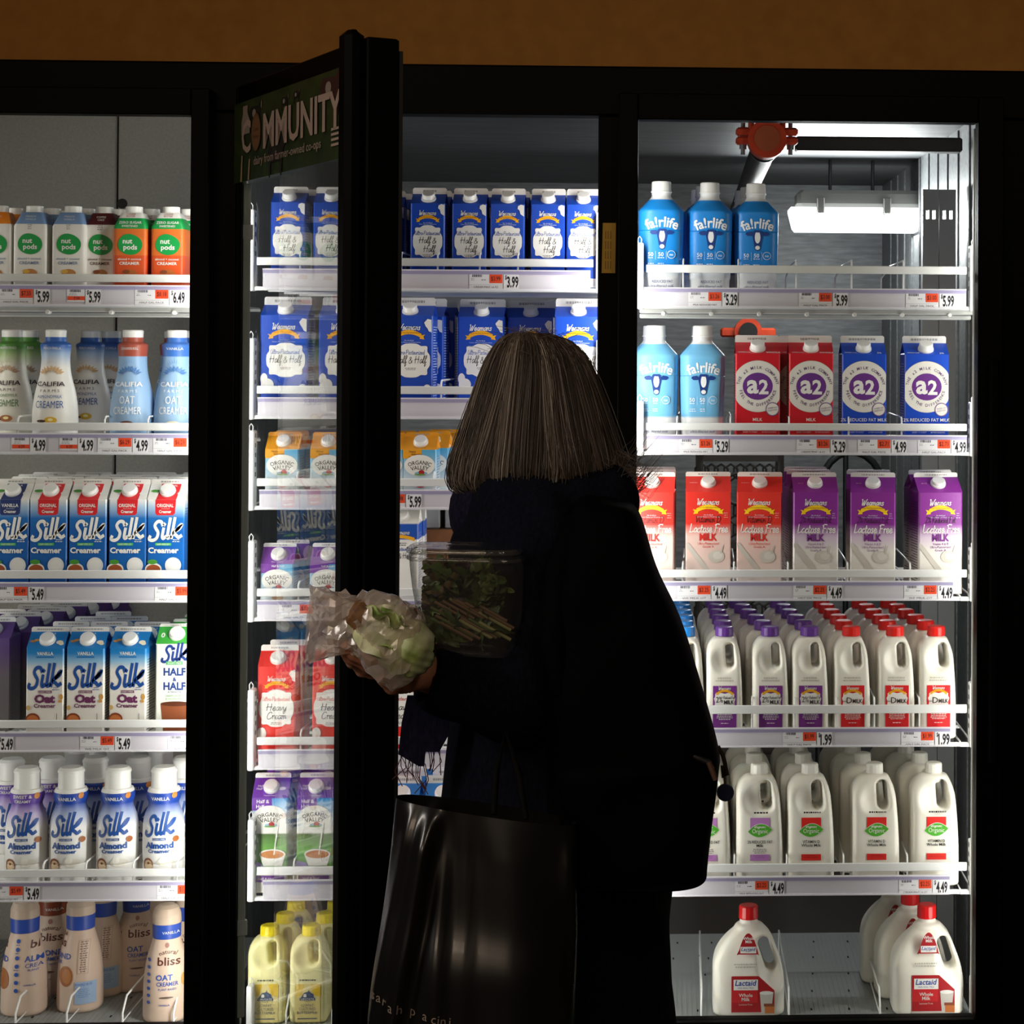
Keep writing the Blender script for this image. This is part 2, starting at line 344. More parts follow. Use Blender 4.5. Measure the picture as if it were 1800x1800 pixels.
def art(mb, mp, items, lay=.0003, step=.00012):
    """Print flat artwork on a pack. mp(u, v, l) -> point; items in drawing order."""
    k = 0; pt = None
    for it in items:
        t = it[0]
        if pt is not None and not (t in 'tsm' and pt in 'tsm'): k += 1
        pt = t; l = lay + step * k
        if t == 'r':
            _, x0, z0, x1, z1, c = it; nx = max(1, int(abs(x1 - x0) / .006)); nz = max(1, int(abs(z1 - z0) / .012))
            V = [mp(x0 + (x1 - x0) * i / nx, z0 + (z1 - z0) * j / nz, l) for j in range(nz + 1) for i in range(nx + 1)]
            mb.add(V, [(j * (nx + 1) + i, j * (nx + 1) + i + 1, (j + 1) * (nx + 1) + i + 1, (j + 1) * (nx + 1) + i) for j in range(nz) for i in range(nx)], c)
        elif t == 'e':
            _, cx, cz, rx, rz, c = it; n = 28; V = [mp(cx, cz, l)]; R = 3
            for q in range(1, R + 1):
                V += [mp(cx + rx * q / R * math.cos(2 * math.pi * j / n), cz + rz * q / R * math.sin(2 * math.pi * j / n), l) for j in range(n)]
            Fs = [(0, 1 + j, 1 + (j + 1) % n) for j in range(n)]
            for q in range(R - 1): Fs += [(1 + q * n + j, 1 + (q + 1) * n + j, 1 + (q + 1) * n + (j + 1) % n, 1 + q * n + (j + 1) % n) for j in range(n)]
            mb.add(V, Fs, c)
        elif t == 'm':
            for x0, z0, x1, z1 in it[1]: mb.add([mp(x0, z0, l), mp(x1, z0, l), mp(x1, z1, l), mp(x0, z1, l)], [(0, 1, 2, 3)], it[2])
        elif t == 'p':
            _, pts, c = it; mb.add([mp(u, v, l) for u, v in pts], [tuple(range(len(pts)))], c)
        elif t == 'b':
            _, top, bot, c = it; n = len(top); mb.add([mp(u, v, l) for u, v in list(top) + list(bot)], [(i, i + 1, n + i + 1, n + i) for i in range(n - 1)], c)
        elif t == 't':
            _, s, cx, cz, h, c = it[:6]; o = it[6] if len(it) > 6 else {}
            V, Fs = glyphs(s, o.get('bold', 0.0), o.get('shear', 0.0)); 
            if not len(V): continue
            V = V * h
            if 'w' in o: V = V * np.array((o['w'] / (np.ptp(V[:, 0]) + 1e-9), 1))
            if 'arc' in o:
                R = o['arc']; a = V[:, 0] / R; rr = abs(R) * (1 if R > 0 else 1)
                V = np.stack([(R + V[:, 1]) * np.sin(a), (R + V[:, 1]) * np.cos(a) - R], 1)
            if 'rot' in o:
                ca, sa = math.cos(o['rot']), math.sin(o['rot']); V = V @ np.array(((ca, sa), (-sa, ca)))
            mb.add([mp(cx + u, cz + v, l) for u, v in V], Fs, c)
        elif t == 's':
            _, s, cx, cz, h, c = it[:6]; o = it[6] if len(it) > 6 else {}
            V, Fs = script(s, o.get('thick', .09), o.get('slant', .18)); V = V * h
            if 'w' in o: V = V * np.array((o['w'] / np.ptp(V[:, 0]), 1))
            if 'tilt' in o: V = V.copy(); V[:, 1] += V[:, 0] * o['tilt']
            mb.add([mp(cx + u, cz + v, l) for u, v in V], Fs, c)
def ring_text(s, cx, cz, R, h, c, a0, a1, inside=False):
    """letters set round a circle from angle a0 to a1 (degrees)"""
    out = []
    for i, ch in enumerate(s):
        if ch == ' ': continue
        a = math.radians(a0 + (a1 - a0) * i / (len(s) - 1))
        out.append(('t', ch, cx + R * math.cos(a), cz + R * math.sin(a) - h * .4 * (1), h, c, {'bold': .01, 'rot': a - math.pi / 2 + (math.pi if inside else 0)}))
    return out
def cloud(cx, cz, rx, rz, n=8, amp=.09):
    return [(cx + rx * (1 + amp * math.cos(n * a)) * math.copysign(abs(math.cos(a)) ** .55, math.cos(a)) * .93, cz + rz * (1 + amp * math.cos(n * a)) * math.copysign(abs(math.sin(a)) ** .55, math.sin(a)) * .93) for a in np.linspace(0, 2 * math.pi, 64, endpoint=False)]
def ribbon(cx, cz, w, c, c2=None):
    """arched ribbon with swallow tails"""
    T = np.linspace(-1, 1, 13); f = lambda t: cz + .13 * w * (1 - t * t)
    top = [(cx + t * w * .4, f(t) + .07 * w) for t in T]; bot = [(cx + t * w * .4, f(t) - .07 * w) for t in T]
    tails = []
    for s in (-1, 1):
        tails.append(('p', [(cx + s * w * .36, cz + .02 * w), (cx + s * w * .52, cz + .05 * w), (cx + s * w * .46, cz - .02 * w), (cx + s * w * .5, cz - .11 * w), (cx + s * w * .34, cz - .09 * w)], c2 or c))
    return tails + [('b', top, bot, c), ('t', 'Food You Feel Good About', cx, cz + .085 * w, .05 * w, C('a24a10'), {'w': w * .7})]
def fine(cx, cz, w, n, c, dz=.004, h=.0014):
    """small print too fine to read: rows of short dashes"""
    out = []
    for i in range(n):
        ww = w * random.uniform(.55, 1); x = -ww / 2
        while x < ww / 2:
            q = random.uniform(.002, .006); out.append((cx + x, cz - i * dz, cx + min(x + q, ww / 2), cz - i * dz + h)); x += q + .0012
    return [('m', out, c)]
# ---------------------------------------------------------------- packs
class Kind:
    def __init__(s, name, desc, cat, d, parts, lean=0.0): s.name, s.desc, s.cat, s.d, s.parts, s.lean = name, desc, cat, d, parts, lean
W_ = C('f1f0ec'); NAVY = C('1c2c6b'); INK = C('17171c'); GRN = C('0b9a48'); YEL = C('f6b21c'); YELB = C('ffd21a'); ORG = C('e46a20'); BLUE = C('0d4fc4'); PURP = C('6b2a8f'); RED = C('e01f26')
SILKB = C('1d4f9e'); GREY = C('8d9094'); LBLUE = C('7fa9d6'); BROWN = C('4a1f24'); TAN = C('c98a52'); LEAF = C('4c9a3a')
def carton(name, desc, w, d, h, gh, fh, bodymat, front=(), slope=(), finmat=None, fintext=True, cap_r=.0135, cap_s=.5, side=None, cap_h=.011, capx=0.0, left=()):
    mb = MB(); hs = h - gh - fh; c = .0025; a, b = w / 2, d / 2
    ring = lambda z: [(-a, -b + c, z), (-a + c, -b, z), (a - c, -b, z), (a, -b + c, z), (a, b - c, z), (a - c, b, z), (-a + c, b, z), (-a, b - c, z)]
    mb.loft([ring(0), ring(hs)], bodymat, False, True, False)
    zr = hs + gh; e = .002; k = .35 * d
    V = [(-a, -b, hs), (a, -b, hs), (a, b, hs), (-a, b, hs), (-a, -e, zr), (a, -e, zr), (a, e, zr), (-a, e, zr), (a - k * .55, 0, hs + gh * .62), (-a + k * .55, 0, hs + gh * .62)]
    mb.add(V, [(0, 1, 5, 4), (2, 3, 7, 6), (1, 2, 8), (1, 8, 5), (2, 6, 8), (5, 8, 6), (3, 0, 9), (0, 4, 9), (3, 9, 7), (4, 7, 9)], bodymat)
    r = .003; fm = finmat or W_
    pr = [(-a, zr), (a, zr), (a, h - r), (a - r, h), (-a + r, h), (-a, h - r)]
    mb.loft([[(x, -e, z) for x, z in pr], [(x, e, z) for x, z in pr]], fm, False)
    fm_ = lambda u, v, l: (u, -b - l, v)
    L = math.hypot(gh, b - e); ca, sa = (b - e) / L, gh / L
    sm_ = lambda u, s, l: (u, -b + s * ca - l * sa, hs + s * sa + l * ca)
    art(mb, fm_, front); art(mb, sm_, slope)
    if fintext: art(mb, lambda u, v, l: (u, -e - l, zr + v), fine(0, fh * .35, w * .7, 1, C('a9a8a6'), h=fh * .3))
    if side:
        art(mb, lambda u, v, l: (a + l, u, v), [('m', [(-b * .8, z, random.uniform(0, .8) * b, z + .0016) for z in np.arange(hs * .12, hs * .9, .0055)], side)])
        art(mb, lambda u, v, l: (-a - l, u, v), [('m', [(-b * .8, z, random.uniform(0, .8) * b, z + .0016) for z in np.arange(hs * .12, hs * .9, .0055)], side)])
    mc = MB(); p0 = Vector(sm_(capx, L * cap_s, 0)); nrm = Vector((0, -sa, ca))
    nrm = (nrm + Vector((0, -.15, .25))).normalized()
    mc.cyl(p0 - nrm * .003, p0 + nrm * .004, cap_r + .002, cap_r + .0018, CAPW, 28)
    mc.cyl(p0 + nrm * .004, p0 + nrm * cap_h, cap_r, cap_r * .97, CAPW, 28, .0012)
    return Kind(name, desc, 'carton', d, [('carton_body', mb.mesh('carton_body')), ('cap', mc.mesh('cap'))])
def catmull(prof, k=4):
    return [tuple(q) for q in smooth(prof, k)]
def bottle(name, desc, prof, mat, front=(), cap=(), capmat=None, lathe_n=40, cat='bottle', capname='cap', sm=4, extra=()):
    """prof: (z, halfwidth, halfdepth, exponent) rings; cap: (z, r) rings."""
    mb = MB(); pr = catmull(prof, sm) if sm > 1 else prof
    def ring(z, a, b, e):
        out = []
        for k in range(lathe_n):
            t = 2 * math.pi * k / lathe_n; co, si = math.cos(t), math.sin(t)
            out.append((a * math.copysign(abs(co) ** (2 / e), co), b * math.copysign(abs(si) ** (2 / e), si), z))
        return out
    mb.loft([ring(*q) for q in pr], mat)
    zz = [q[0] for q in pr]
    def mp(u, v, l):
        a, b, e = (float(np.interp(v, zz, [q[i] for q in pr])) for i in (1, 2, 3)); x = min(abs(u), a * .995)
        y = b * (1 - (x / a) ** e) ** (1 / e); s = 1 + l / a * .9
        return (math.copysign(x, u) * s, -y * s - l * .3, v)
    art(mb, mp, front, lay=.0006)
    parts = [('bottle_body', mb.mesh('bottle_body'))]
    if cap:
        mc = MB(); n = 28
        R = [[(r * math.cos(2 * math.pi * k / n), r * math.sin(2 * math.pi * k / n), z) for k in range(n)] for z, r in cap]
        for i in range(len(R) - 1): mc.loft(R[i:i + 2], capmat or CAPW, True, i == 0, i == len(R) - 2)
        parts.append((capname, mc.mesh('cap')))
    return Kind(name, desc, cat, 2 * max(q[2] for q in prof), parts)

# ---- creamers in the first cooler
def nutpods(kind, top, band, oz=False):
    h, hs = .192, .155
    if oz: m = RAMP('creamer_orange', h, [(0, 'e9e6e2'), (.11, 'e9e6e2'), (.125, 'd8511c'), (.4, 'd8511c'), (.5, 'e0702a'), (.775, 'e0702a'), (.785, '15994a'), (.895, '15994a'), (.90, 'f0eeea')], True)
    else: m = RAMP('creamer_' + kind, h, [(0, band), (.1, band), (.13, 'f3f2ee'), (.80, 'f3f2ee'), (.83, band)], True)
    ink = W_ if oz else C('8294b4' if kind != 'maroon' else '6b4a44')
    S = ([('t', 'ZERO SUGAR', 0, .1615, .0055, W_, {'bold': .015}), ('t', 'SWEETENED', 0, .1545, .0042, W_, {'bold': .015}), ('t', 'COOKIE', 0, .180, .0036, C('9b4a3a')), ('t', 'BUTTER', 0, .1755, .0036, C('9b4a3a'))] if oz else
         [('t', top.split()[0], 0, .174, .004, W_), ('t', top.split()[1], 0, .168, .004, W_)] + fine(0, .157, .012, 3, GREY))
    fr = S + [('p', [(.0 + .0245 * math.cos(a) * (1 + .06 * math.cos(a + .6)), .1185 + .0215 * math.sin(a) * (1 - .05 * math.sin(2 * a))) for a in np.linspace(0, 2 * math.pi, 40, endpoint=False)], GRN),
              ('t', 'nut', -.004, .1205, .0105, W_, {'bold': .025}), ('t', 'pods', .0015, .108, .0105, W_, {'bold': .025}),
              ('t', 'almond + coconut', 0, .086, .0048, ink, {'bold': .012, 'w': .047}), ('t', 'CREAMER', 0, .0765, .0062, ink, {'bold': .02, 'w': .04}),
              ('e', .002, .058, .014, .009, TAN if not oz else C('b9692f')), ('e', -.006, .062, .007, .004, C('e8b94a') if kind == 'blue' else C('8a4a28'))]
    if oz: fr += [('t', 'DAIRY FREE', 0, .0105, .004, GRN)]
    b = bottle('creamer_carton', desc={'blue': 'pale blue-banded creamer carton', 'maroon': 'maroon-banded creamer carton', 'orange': 'white orange-topped creamer carton'}[kind] if not oz else 'bright orange creamer carton',
               prof=[(0, .0345, .0345, 9), (hs, .0345, .0345, 9), (h * .955, .0225, .0225, 6), (h * .962, .0205, .0205, 6)], mat=m, front=fr,
               cap=[(h * .955, .0185), (h * .967, .0185), (h * .968, .0175), (h * 1.03, .0172), (h * 1.034, .016)], cat='carton', sm=1)
    b.parts[0] = ('carton_body', b.parts[0][1]); return b
K = {}
K['np_blue'] = nutpods('blue', 'FRENCH VANILLA', '7fa0d0'); K['np_mar'] = nutpods('maroon', 'COFFEE CAKE', '571f25'); K['np_org'] = nutpods('orange', 'ORIGINAL BLEND', 'f08a24'); K['np_oz'] = nutpods('oz', '', '', True)
def califia(key, desc, flav, bands, ink, ink2, oat=False, dark='6b4f3a'):
    h = .244
    m = RAMP('carafe_' + key, h, bands)
    fr = [('t', flav, 0, .2035, .0055, W_, {'w': .034})]
    for i in range(11):
        a = math.radians(20 + 14 * i); r0, r1 = .014, .026
        fr.append(('p', [(r0 * math.cos(a) - .0003 * math.sin(a), .162 + r0 * math.sin(a)), (r1 * math.cos(a), .162 + r1 * math.sin(a)), (r0 * math.cos(a) + .0004 * math.sin(a), .162 + r0 * math.sin(a) + .0004)], ink2))
    for i in range(9):
        a = math.radians(15 + 18.75 * i); cx, cz = .017 * math.cos(a), .153 + .011 * math.sin(a)
        fr.append(('p', [(cx + .007 * math.cos(a), cz + .007 * math.sin(a)), (cx - .003 * math.sin(a), cz + .003 * math.cos(a)), (cx - .006 * math.cos(a), cz - .006 * math.sin(a)), (cx + .003 * math.sin(a), cz - .003 * math.cos(a))], ink2))
    fr += [('t', 'CALIFIA', 0, .128, .0095, W_ if oat else C('3a2a30'), {'bold': .02, 'w': .052}), ('t', 'F A R M S', 0, .1155, .006, W_ if oat else C('3a2a30'), {'w': .036})]
    if oat: fr += [('t', 'OAT', 0, .0925, .0165, W_, {'w': .029}), ('t', 'CREAMER', 0, .071, .0155, W_, {'w': .053}), ('e', 0, .052, .013, .005, C('e8e2c8') if key == 'ovan' else C('6b3a2c'))]
    else: fr += [('t', 'ALMONDMILK', 0, .1035, .0065, ink, {'w': .047}), ('t', 'CREAMER', 0, .083, .0155, ink, {'w': .053}), ('e', .004, .058, .012, .007, C('e5b73a') if key != 'grn' else C('a8683c')), ('e', .004, .059, .005, .003, C('fff2b0')), ('e', -.014, .056, .009, .003, C('4a2c22'))]
    return bottle('creamer_bottle', desc, [(0, .036, .036, 2), (.006, .041, .041, 2), (.03, .0445, .0445, 2), (.07, .0455, .0455, 2), (.11, .041, .041, 2), (.15, .0315, .0315, 2), (.18, .0285, .0285, 2), (.2, .0295, .0295, 2), (.212, .0305, .0305, 2), (.2165, .027, .027, 2), (.2195, .0215, .0215, 2), (.229, .021, .021, 2)], m, fr,
                  [(.226, .0195), (.2262, .0205), (.242, .0212), (.2445, .0195)], CAPW)
K['c_van'] = califia('van', 'white carafe-shaped vanilla creamer bottle', 'FRENCH VANILLA', [(0, 'f3f0ea'), (.68, 'f3f0ea'), (.80, '9db7da'), (.86, '2f62b0')], C('2f569e'), C('d8b184'))
K['c_grn'] = califia('grn', 'green-necked carafe-shaped creamer bottle', 'UNSWEETENED', [(0, 'f0eee4'), (.68, 'eeece0'), (.78, 'a9bf8c'), (.85, '4f8a3a')], C('4f7f4a'), C('c2a58a'))
K['c_cin'] = califia('cin', 'blue carafe-shaped bottle with russet neck', 'CINNAMON ROLL', [(0, '9fbfe0'), (.775, '92b7df'), (.78, 'a8503f')], C('2f569e'), C('4f7fbb'), True)
K['c_ovan'] = califia('ovan', 'blue carafe-shaped bottle with blue neck', 'VANILLA', [(0, '9fbfe0'), (.775, '92b7df'), (.78, '3f72c4')], C('2f569e'), C('4f7fbb'), True)
def silk(v=0.0, h=.03, c=W_, w=.062, cx=0.0):
    return [('s', 'SIJk', cx, v, h, c, {'thick': .195, 'slant': .1, 'w': w, 'tilt': .09})]
def silk_soy(desc, tab, flav):
    w, d, h, gh, fh = .076, .07, .238, .03, .01; hs = h - gh - fh
    m = RAMP('soy_creamer', h, [(0, '0d64b4'), (.56, '0d5cae'), (.67, '1a6fbe'), (.77, 'a9c6e2'), (.83, 'eeedea')])
    fr = [('p', [(-.021, hs), (.021, hs), (.019, .170), (.015, .166), (-.018, .166), (-.021, .170)], tab), ('t', flav, -.001, .1825, .0072, W_, {'bold': .02, 'w': .034}), ('r', -.009, .179, .008, .1795, W_), ('t', 'Creamer', -.001, .1705, .0062, W_, {'bold': .03, 'w': .025})]
    fr += silk(.118, .036, W_, .072) + [('r', -.021, .1035, .012, .109, C('3fae62')), ('t', 'DAIRY-FREE SOY', -.0045, .1045, .0035, W_, {'w': .027}), ('t', 'Creamer', -.004, .0885, .0115, W_, {'bold': .035, 'w': .062})] + fine(.022, .115, .018, 2, W_)
    fr += [('e', -.024, .055, .017, .013, W_), ('e', -.024, .054, .0145, .0105, C('a8552c')), ('e', -.026, .070, .010, .005, LEAF), ('e', .016, .063, .0165, .0165, C('e6e8ea')), ('e', .016, .064, .012, .011, W_)]
    sl = [('p', [(-.02, 0), (.021, 0), (.024, .03), (.024, .0445), (-.016, .0445), (-.016, .03)], tab), ('t', flav, .002, .037, .005, W_, {'bold': .01}), ('e', -.025, .024, .009, .004, LEAF), ('e', .028, .017, .007, .005, C('eef2ee'))]
    return carton('creamer_carton', desc, w, d, h, gh, fh, m, fr, sl, cap_r=.0145, cap_s=.52, side=C('3a66a8'))
K['s_red'] = silk_soy('blue soy creamer carton with red tab', C('d8242c'), 'ORIGINAL'); K['s_navy'] = silk_soy('blue soy creamer carton with navy tab', C('23356f'), 'VANILLA')
def silk_oat():
    w, d, h, gh, fh = .076, .07, .237, .03, .01; hs = h - gh - fh
    m = RAMP('oat_creamer', h, [(0, 'efece6'), (.64, 'efece6'), (.72, '8fbee2'), (.79, '1f84cc'), (.85, '1a7cc6')])
    fr = [('t', 'VANILLA', 0, .1835, .007, W_, {'bold': .02, 'w': .033}), ('r', -.018, .178, .018, .1805, C('1a72ba'))] + silk(.119, .04, SILKB, .072)
    fr += [('r', -.013, .1055, .014, .111, C('7a3a62')), ('t', 'DAIRY-FREE', 0, .1065, .0034, W_), ('t', 'Oat', 0, .0865, .0165, C('6f2f5e'), {'bold': .05, 'w': .042}), ('t', 'Creamer', 0, .076, .0082, C('6f2f5e'), {'bold': .03, 'w': .044})] + fine(.022, .116, .016, 2, SILKB)
    fr += [('e', -.024, .052, .0145, .013, C('8a3d22')), ('e', -.024, .051, .012, .010, C('c9763e')), ('e', .033, .098, .004, .006, C('d8a050')), ('e', .031, .089, .004, .003, C('d8a050')), ('e', -.033, .076, .004, .005, C('d8b070')), ('r', .024, .05, .025, .064, C('5a4030'))]
    sl = [('t', 'VANILLA', 0, .037, .005, W_), ('e', -.029, .019, .006, .003, C('c8873e')), ('e', -.022, .022, .005, .003, C('d8a050')), ('e', .026, .016, .007, .005, C('f0e8d0')), ('e', .030, .012, .005, .004, C('f0e8d0'))]
    return carton('creamer_carton', 'blue and white oat creamer carton', w, d, h, gh, fh, m, fr, sl, cap_r=.0145, cap_s=.5, side=C('55606a'))
K['s_oat'] = silk_oat()
def silk_hh():
    w, d, h, gh, fh = .078, .07, .243, .032, .006; hs = h - gh - fh
    m = RAMP('half_alternative', h, [(0, 'e9eee4'), (hs / h, 'e9eee4'), (hs / h + .003, '3fae3f')], True)
    fr = silk(.172, .03, C('23408c'), .058) + [('r', -.018, .163, .016, .170, C('5ab070')), ('t', 'DAIRY FREE', 0, .1645, .004, W_), ('t', 'HALF', 0, .1415, .0155, C('23408c'), {'bold': .035, 'w': .045}), ('t', '&', 0, .1295, .008, C('23408c'), {'bold': .03}), ('t', 'HALF', 0, .112, .0155, C('23408c'), {'bold': .035, 'w': .045}), ('t', 'ALTERNATIVE', 0, .1055, .0036, C('23408c'), {'w': .028}), ('t', 'CREAMY OATMILK', 0, .0975, .0038, C('4c9a5a'), {'w': .038}), ('t', '& COCONUTMILK', 0, .0915, .0038, C('4c9a5a'), {'w': .036})]
    fr += [('p', [(-.028, .083), (.034, .083), (.030, .02), (-.022, .02)], C('8a4b2c')), ('e', .003, .083, .031, .005, C('5a2c1a'))]
    sl = [('t', '0', -.028, .018, .012, W_, {'bold': .03})]
    return carton('creamer_carton', 'green-topped half and half alternative carton', w, d, h, gh, fh, m, fr, sl, cap_r=.0145, cap_s=.55, side=C('55606a'))
K['s_hh'] = silk_hh()
def dark_oat():
    return carton('creamer_carton', 'purple-topped creamer carton', .076, .07, .237, .03, .01, RAMP('plum_creamer', .237, [(0, '5a5654'), (.5, '585058'), (.7, '4a2f6a'), (.85, '4f3078')]), fine(0, .14, .05, 6, C('6a3a70')), (), cap_r=.0145, side=C('3c3c44'))  # body colours darkened: shade of the unlit shelf end is put into them
K['s_plum'] = dark_oat()
def silk_alm(desc, top, flav):
    m = RAMP('almond_' + flav[:3], .25, [(0, 'f4f4f2'), (.53, 'f2f2f2'), (.64, 'a9b8dc' if flav == 'VANILLA' else 'c4b4e0'), (.72, top), (.85, top)])
    prof = [(0, .036, .036, 2.2), (.006, .041, .041, 2.2), (.05, .042, .042, 2), (.058, .0405, .0405, 2), (.066, .042, .042, 2), (.125, .042, .042, 2), (.15, .039, .039, 2), (.165, .0335, .0335, 2), (.176, .0305, .0305, 2), (.186, .0335, .0335, 2), (.196, .0345, .0345, 2), (.204, .031, .031, 2)]
    fr = ([('t', 'VANILLA', 0, .1865, .0072, W_, {'bold': .015, 'w': .036})] if flav == 'VANILLA' else [('t', 'SWEET &', 0, .192, .0068, W_, {'bold': .015}), ('t', 'CREAMY', 0, .1825, .0062, W_, {'bold': .015})])
    fr += silk(.119, .037, SILKB, .062) + [('r', -.012, .1065, .014, .1115, SILKB), ('t', 'DAIRY-FREE', .001, .1075, .0032, W_), ('t', 'Almond', 0, .0905, .0125, SILKB, {'bold': .045, 'w': .056}), ('t', 'Creamer', 0, .081, .0075, SILKB, {'bold': .03, 'w': .044}), ('e', -.022, .056, .011, .014, C('8a4a26')), ('e', -.021, .055, .009, .011, C('e0c8a4')), ('e', .013, .062, .016, .008, C('e9e6dc')), ('e', .008, .066, .007, .007, C('f8f6ee')), ('e', .031, .108, .005, .006, C('a8612e')), ('e', .026, .196, .004, .006, C('d88a40'))]
    return bottle('creamer_bottle', desc, prof, m, fr, [(.2, .0325), (.2015, .0335), (.2075, .031), (.2085, .0265), (.240, .0255), (.2405, .0272), (.245, .0262), (.2505, .021)], CAPW)
K['a_van'] = silk_alm('blue-shouldered almond creamer bottle', '1c47ad', 'VANILLA'); K['a_swt'] = silk_alm('violet-shouldered almond creamer bottle', '6a48b0', 'SWEET')
def bliss(desc, side, oat=True, neck='2c50b4', cap='cdb7a5'):
    h = .236; body = 'd8bfae'
    m = RAMP('bliss_' + side + neck, h, [(0, body), (.705, body), (.71, neck), (.85, neck)], True)
    prof = [(0, .041, .041, 2.2), (.005, .0455, .0455, 2.2), (.02, .047, .047, 2), (.08, .0455, .0455, 2), (.12, .0405, .0405, 2), (.150, .0325, .0325, 2), (.164, .0285, .0285, 2), (.168, .0282, .0282, 2), (.171, .0285, .0285, 2), (.197, .029, .029, 2)]
    BI = C('2a55b0'); BR = C('5a2a24')
    if side == 'front':
        fr = [('t', 'natural', .006, .141, .0085, BR, {'arc': .03, 'w': .032}), ('t', 'bliss', .008, .1185, .0165, BR, {'bold': .015, 'w': .044}), ('e', .004, .157, .004, .005, C('a8756a')), ('t', 'OAT' if oat else 'ALMOND', .0, .089, .0115, BI, {'bold': .02}), ('t', 'CREAMER', .006, .0775, .0085, BI, {'bold': .012, 'w': .042}), ('t', 'PLANT BASED', .006, .0685, .0045, BI, {'w': .035}), ('t', 'VANILLA', 0, .037, .004, BI), ('e', .004, .054, .014, .002, C('6a5a50')), ('e', .036, .087, .004, .012, C('c89a5a')), ('t', 'VANILLA', .010, .179, .006, W_)]
        for i in range(7): fr.append(('e', -.031, .128 - .014 * i, .0035, .0035, BI))
    elif side == 'almond':
        fr = [('t', 'ral', -.026, .157, .0085, BR), ('t', 'ss', -.029, .136, .0165, BR, {'bold': .015}), ('t', 'OND', -.026, .112, .0115, BI, {'bold': .02}), ('t', 'ER', -.033, .101, .008, BI), ('e', -.018, .077, .0155, .021, C('a8683a')), ('e', -.016, .077, .010, .015, C('bd7c48')), ('r', .006, .082, .027, .150, C('c9ae9d')), ('r', .008, .084, .025, .148, C('dcc4b4'))] + fine(.0165, .145, .015, 14, C('6a4a44'), .0045, .0015)
        fr += [('r', .002, .02, .040, .066, C('9fb9dc')), ('t', 'POWERED BLISS', .018, .058, .005, BI, {'w': .03})] + fine(.018, .05, .025, 5, C('6f8fc4'))
    else:
        fr = [('t', 'ss', -.036, .139, .0155, BR, {'bold': .015}), ('t', 'ND', -.034, .112, .0115, BI, {'bold': .02}), ('e', -.034, .077, .0145, .021, C('a8683a')), ('t', 'bli', .030, .139, .016, BR, {'bold': .015}), ('t', 'ALM', .027, .113, .0115, BI, {'bold': .02}), ('t', 'CREA', .028, .101, .0085, BI), ('t', 'PLANT', .028, .0935, .0045, BI), ('t', 'VANILLA', .022, .064, .004, BI)]
        for i in range(7): fr.append(('e', -.003, .154 - .0163 * i, .0042, .0042, BI))
        fr += fine(-.003, .146, .012, 1, BI) + fine(-.003, .13, .012, 1, BI) + fine(-.003, .097, .012, 1, BI)
    return bottle('creamer_bottle', desc, prof, m, fr, [(.1965, .0285), (.198, .0296), (.215, .0288), (.228, .024), (.2345, .015), (.236, .006)], C(cap, .45), capname='domed_cap')
K['b_oat'] = bliss('beige oat creamer bottle', 'front'); K['b_alm'] = bliss('beige bottle showing nutrition panel', 'almond', False); K['b_ico'] = bliss('beige bottle showing icon column', 'icons', False); K['b_brn'] = bliss('brown-necked beige creamer bottle', 'front', False, '8a3f22')

# ---- cream and half and half in the middle cooler
def store_logo(cz, w, col=YEL):
    return [('s', 'Wegmans', 0, cz, w * .2, W_, {'thick': .13, 'slant': .25, 'w': w * .74})] + ribbon(0, cz - .2 * w, w, col) + [('t', 'No Artificial', 0, cz - .36 * w, .0028, C('d5def0')), ('t', 'Colors, Flavors or Preservatives', 0, cz - .42 * w, .0026, C('d5def0'), {'w': w * .75})]
def hh_quart():
    w, d, h, gh, fh = .0705, .0705, .206, .022, .013; hs = h - gh - fh
    m = RAMP('hh_quart', h, [(0, 'ecebe8'), (.075, 'ecebe8'), (.08, '0c48ba')], True)
    fr = store_logo(.147, .048) + [('p', cloud(0, .0925, .031, .034, 8, .06), W_), ('s', 'Ultra-Pasteurized', 0, .1055, .0085, C('1d4fae'), {'thick': .1, 'w': .052}), ('s', 'Half &', 0, .0885, .0135, INK, {'thick': .085, 'w': .037}), ('s', 'Half', .004, .0705, .0135, INK, {'thick': .085, 'w': .026})] + fine(0, .0635, .025, 2, INK, .0028, .001) + [('p', [(.0345, .168), (.028, .170), (.022, .167), (.021, .161), (.025, .158), (.027, .150), (.0345, .145)], W_), ('p', [(-.034, .012), (-.018, .012), (-.018, 0.001), (-.034, .001)], W_)]
    return carton('cream_carton', 'blue half and half quart carton', w, d, h, gh, fh, m, fr, (), cap_r=.0135, cap_s=.45, cap_h=.015, side=C('8fa6d8'))
K['hh_q'] = hh_quart()
def hh_half():
    w, d, h, gh, fh = .0975, .09, .241, .022, .017
    m = RAMP('hh_half', h, [(0, '0c48ba'), (1, '0c48ba')])
    fr = store_logo(.173, .064) + [('p', cloud(.004, .1095, .0405, .036, 8, .06), W_), ('s', 'Ultra-Pasteurized', .003, .122, .0095, C('1d4fae'), {'thick': .1, 'w': .06}), ('s', 'Half & Half', .004, .104, .0155, INK, {'thick': .085, 'w': .067})] + fine(.004, .093, .03, 2, INK, .003, .001) + [('p', [(.046, .194), (.038, .196), (.031, .188), (.034, .181), (.038, .176), (.041, .170), (.0465, .168)], W_), ('e', -.04, .070, .0075, .012, W_), ('e', -.033, .058, .013, .013, W_), ('e', .038, .052, .0075, .008, W_)]
    return carton('cream_carton', 'large blue half and half carton', w, d, h, gh, fh, m, fr, (), cap_r=.015, cap_s=.4, cap_h=.016, side=C('c5d2ee'))
K['hh_h'] = hh_half()
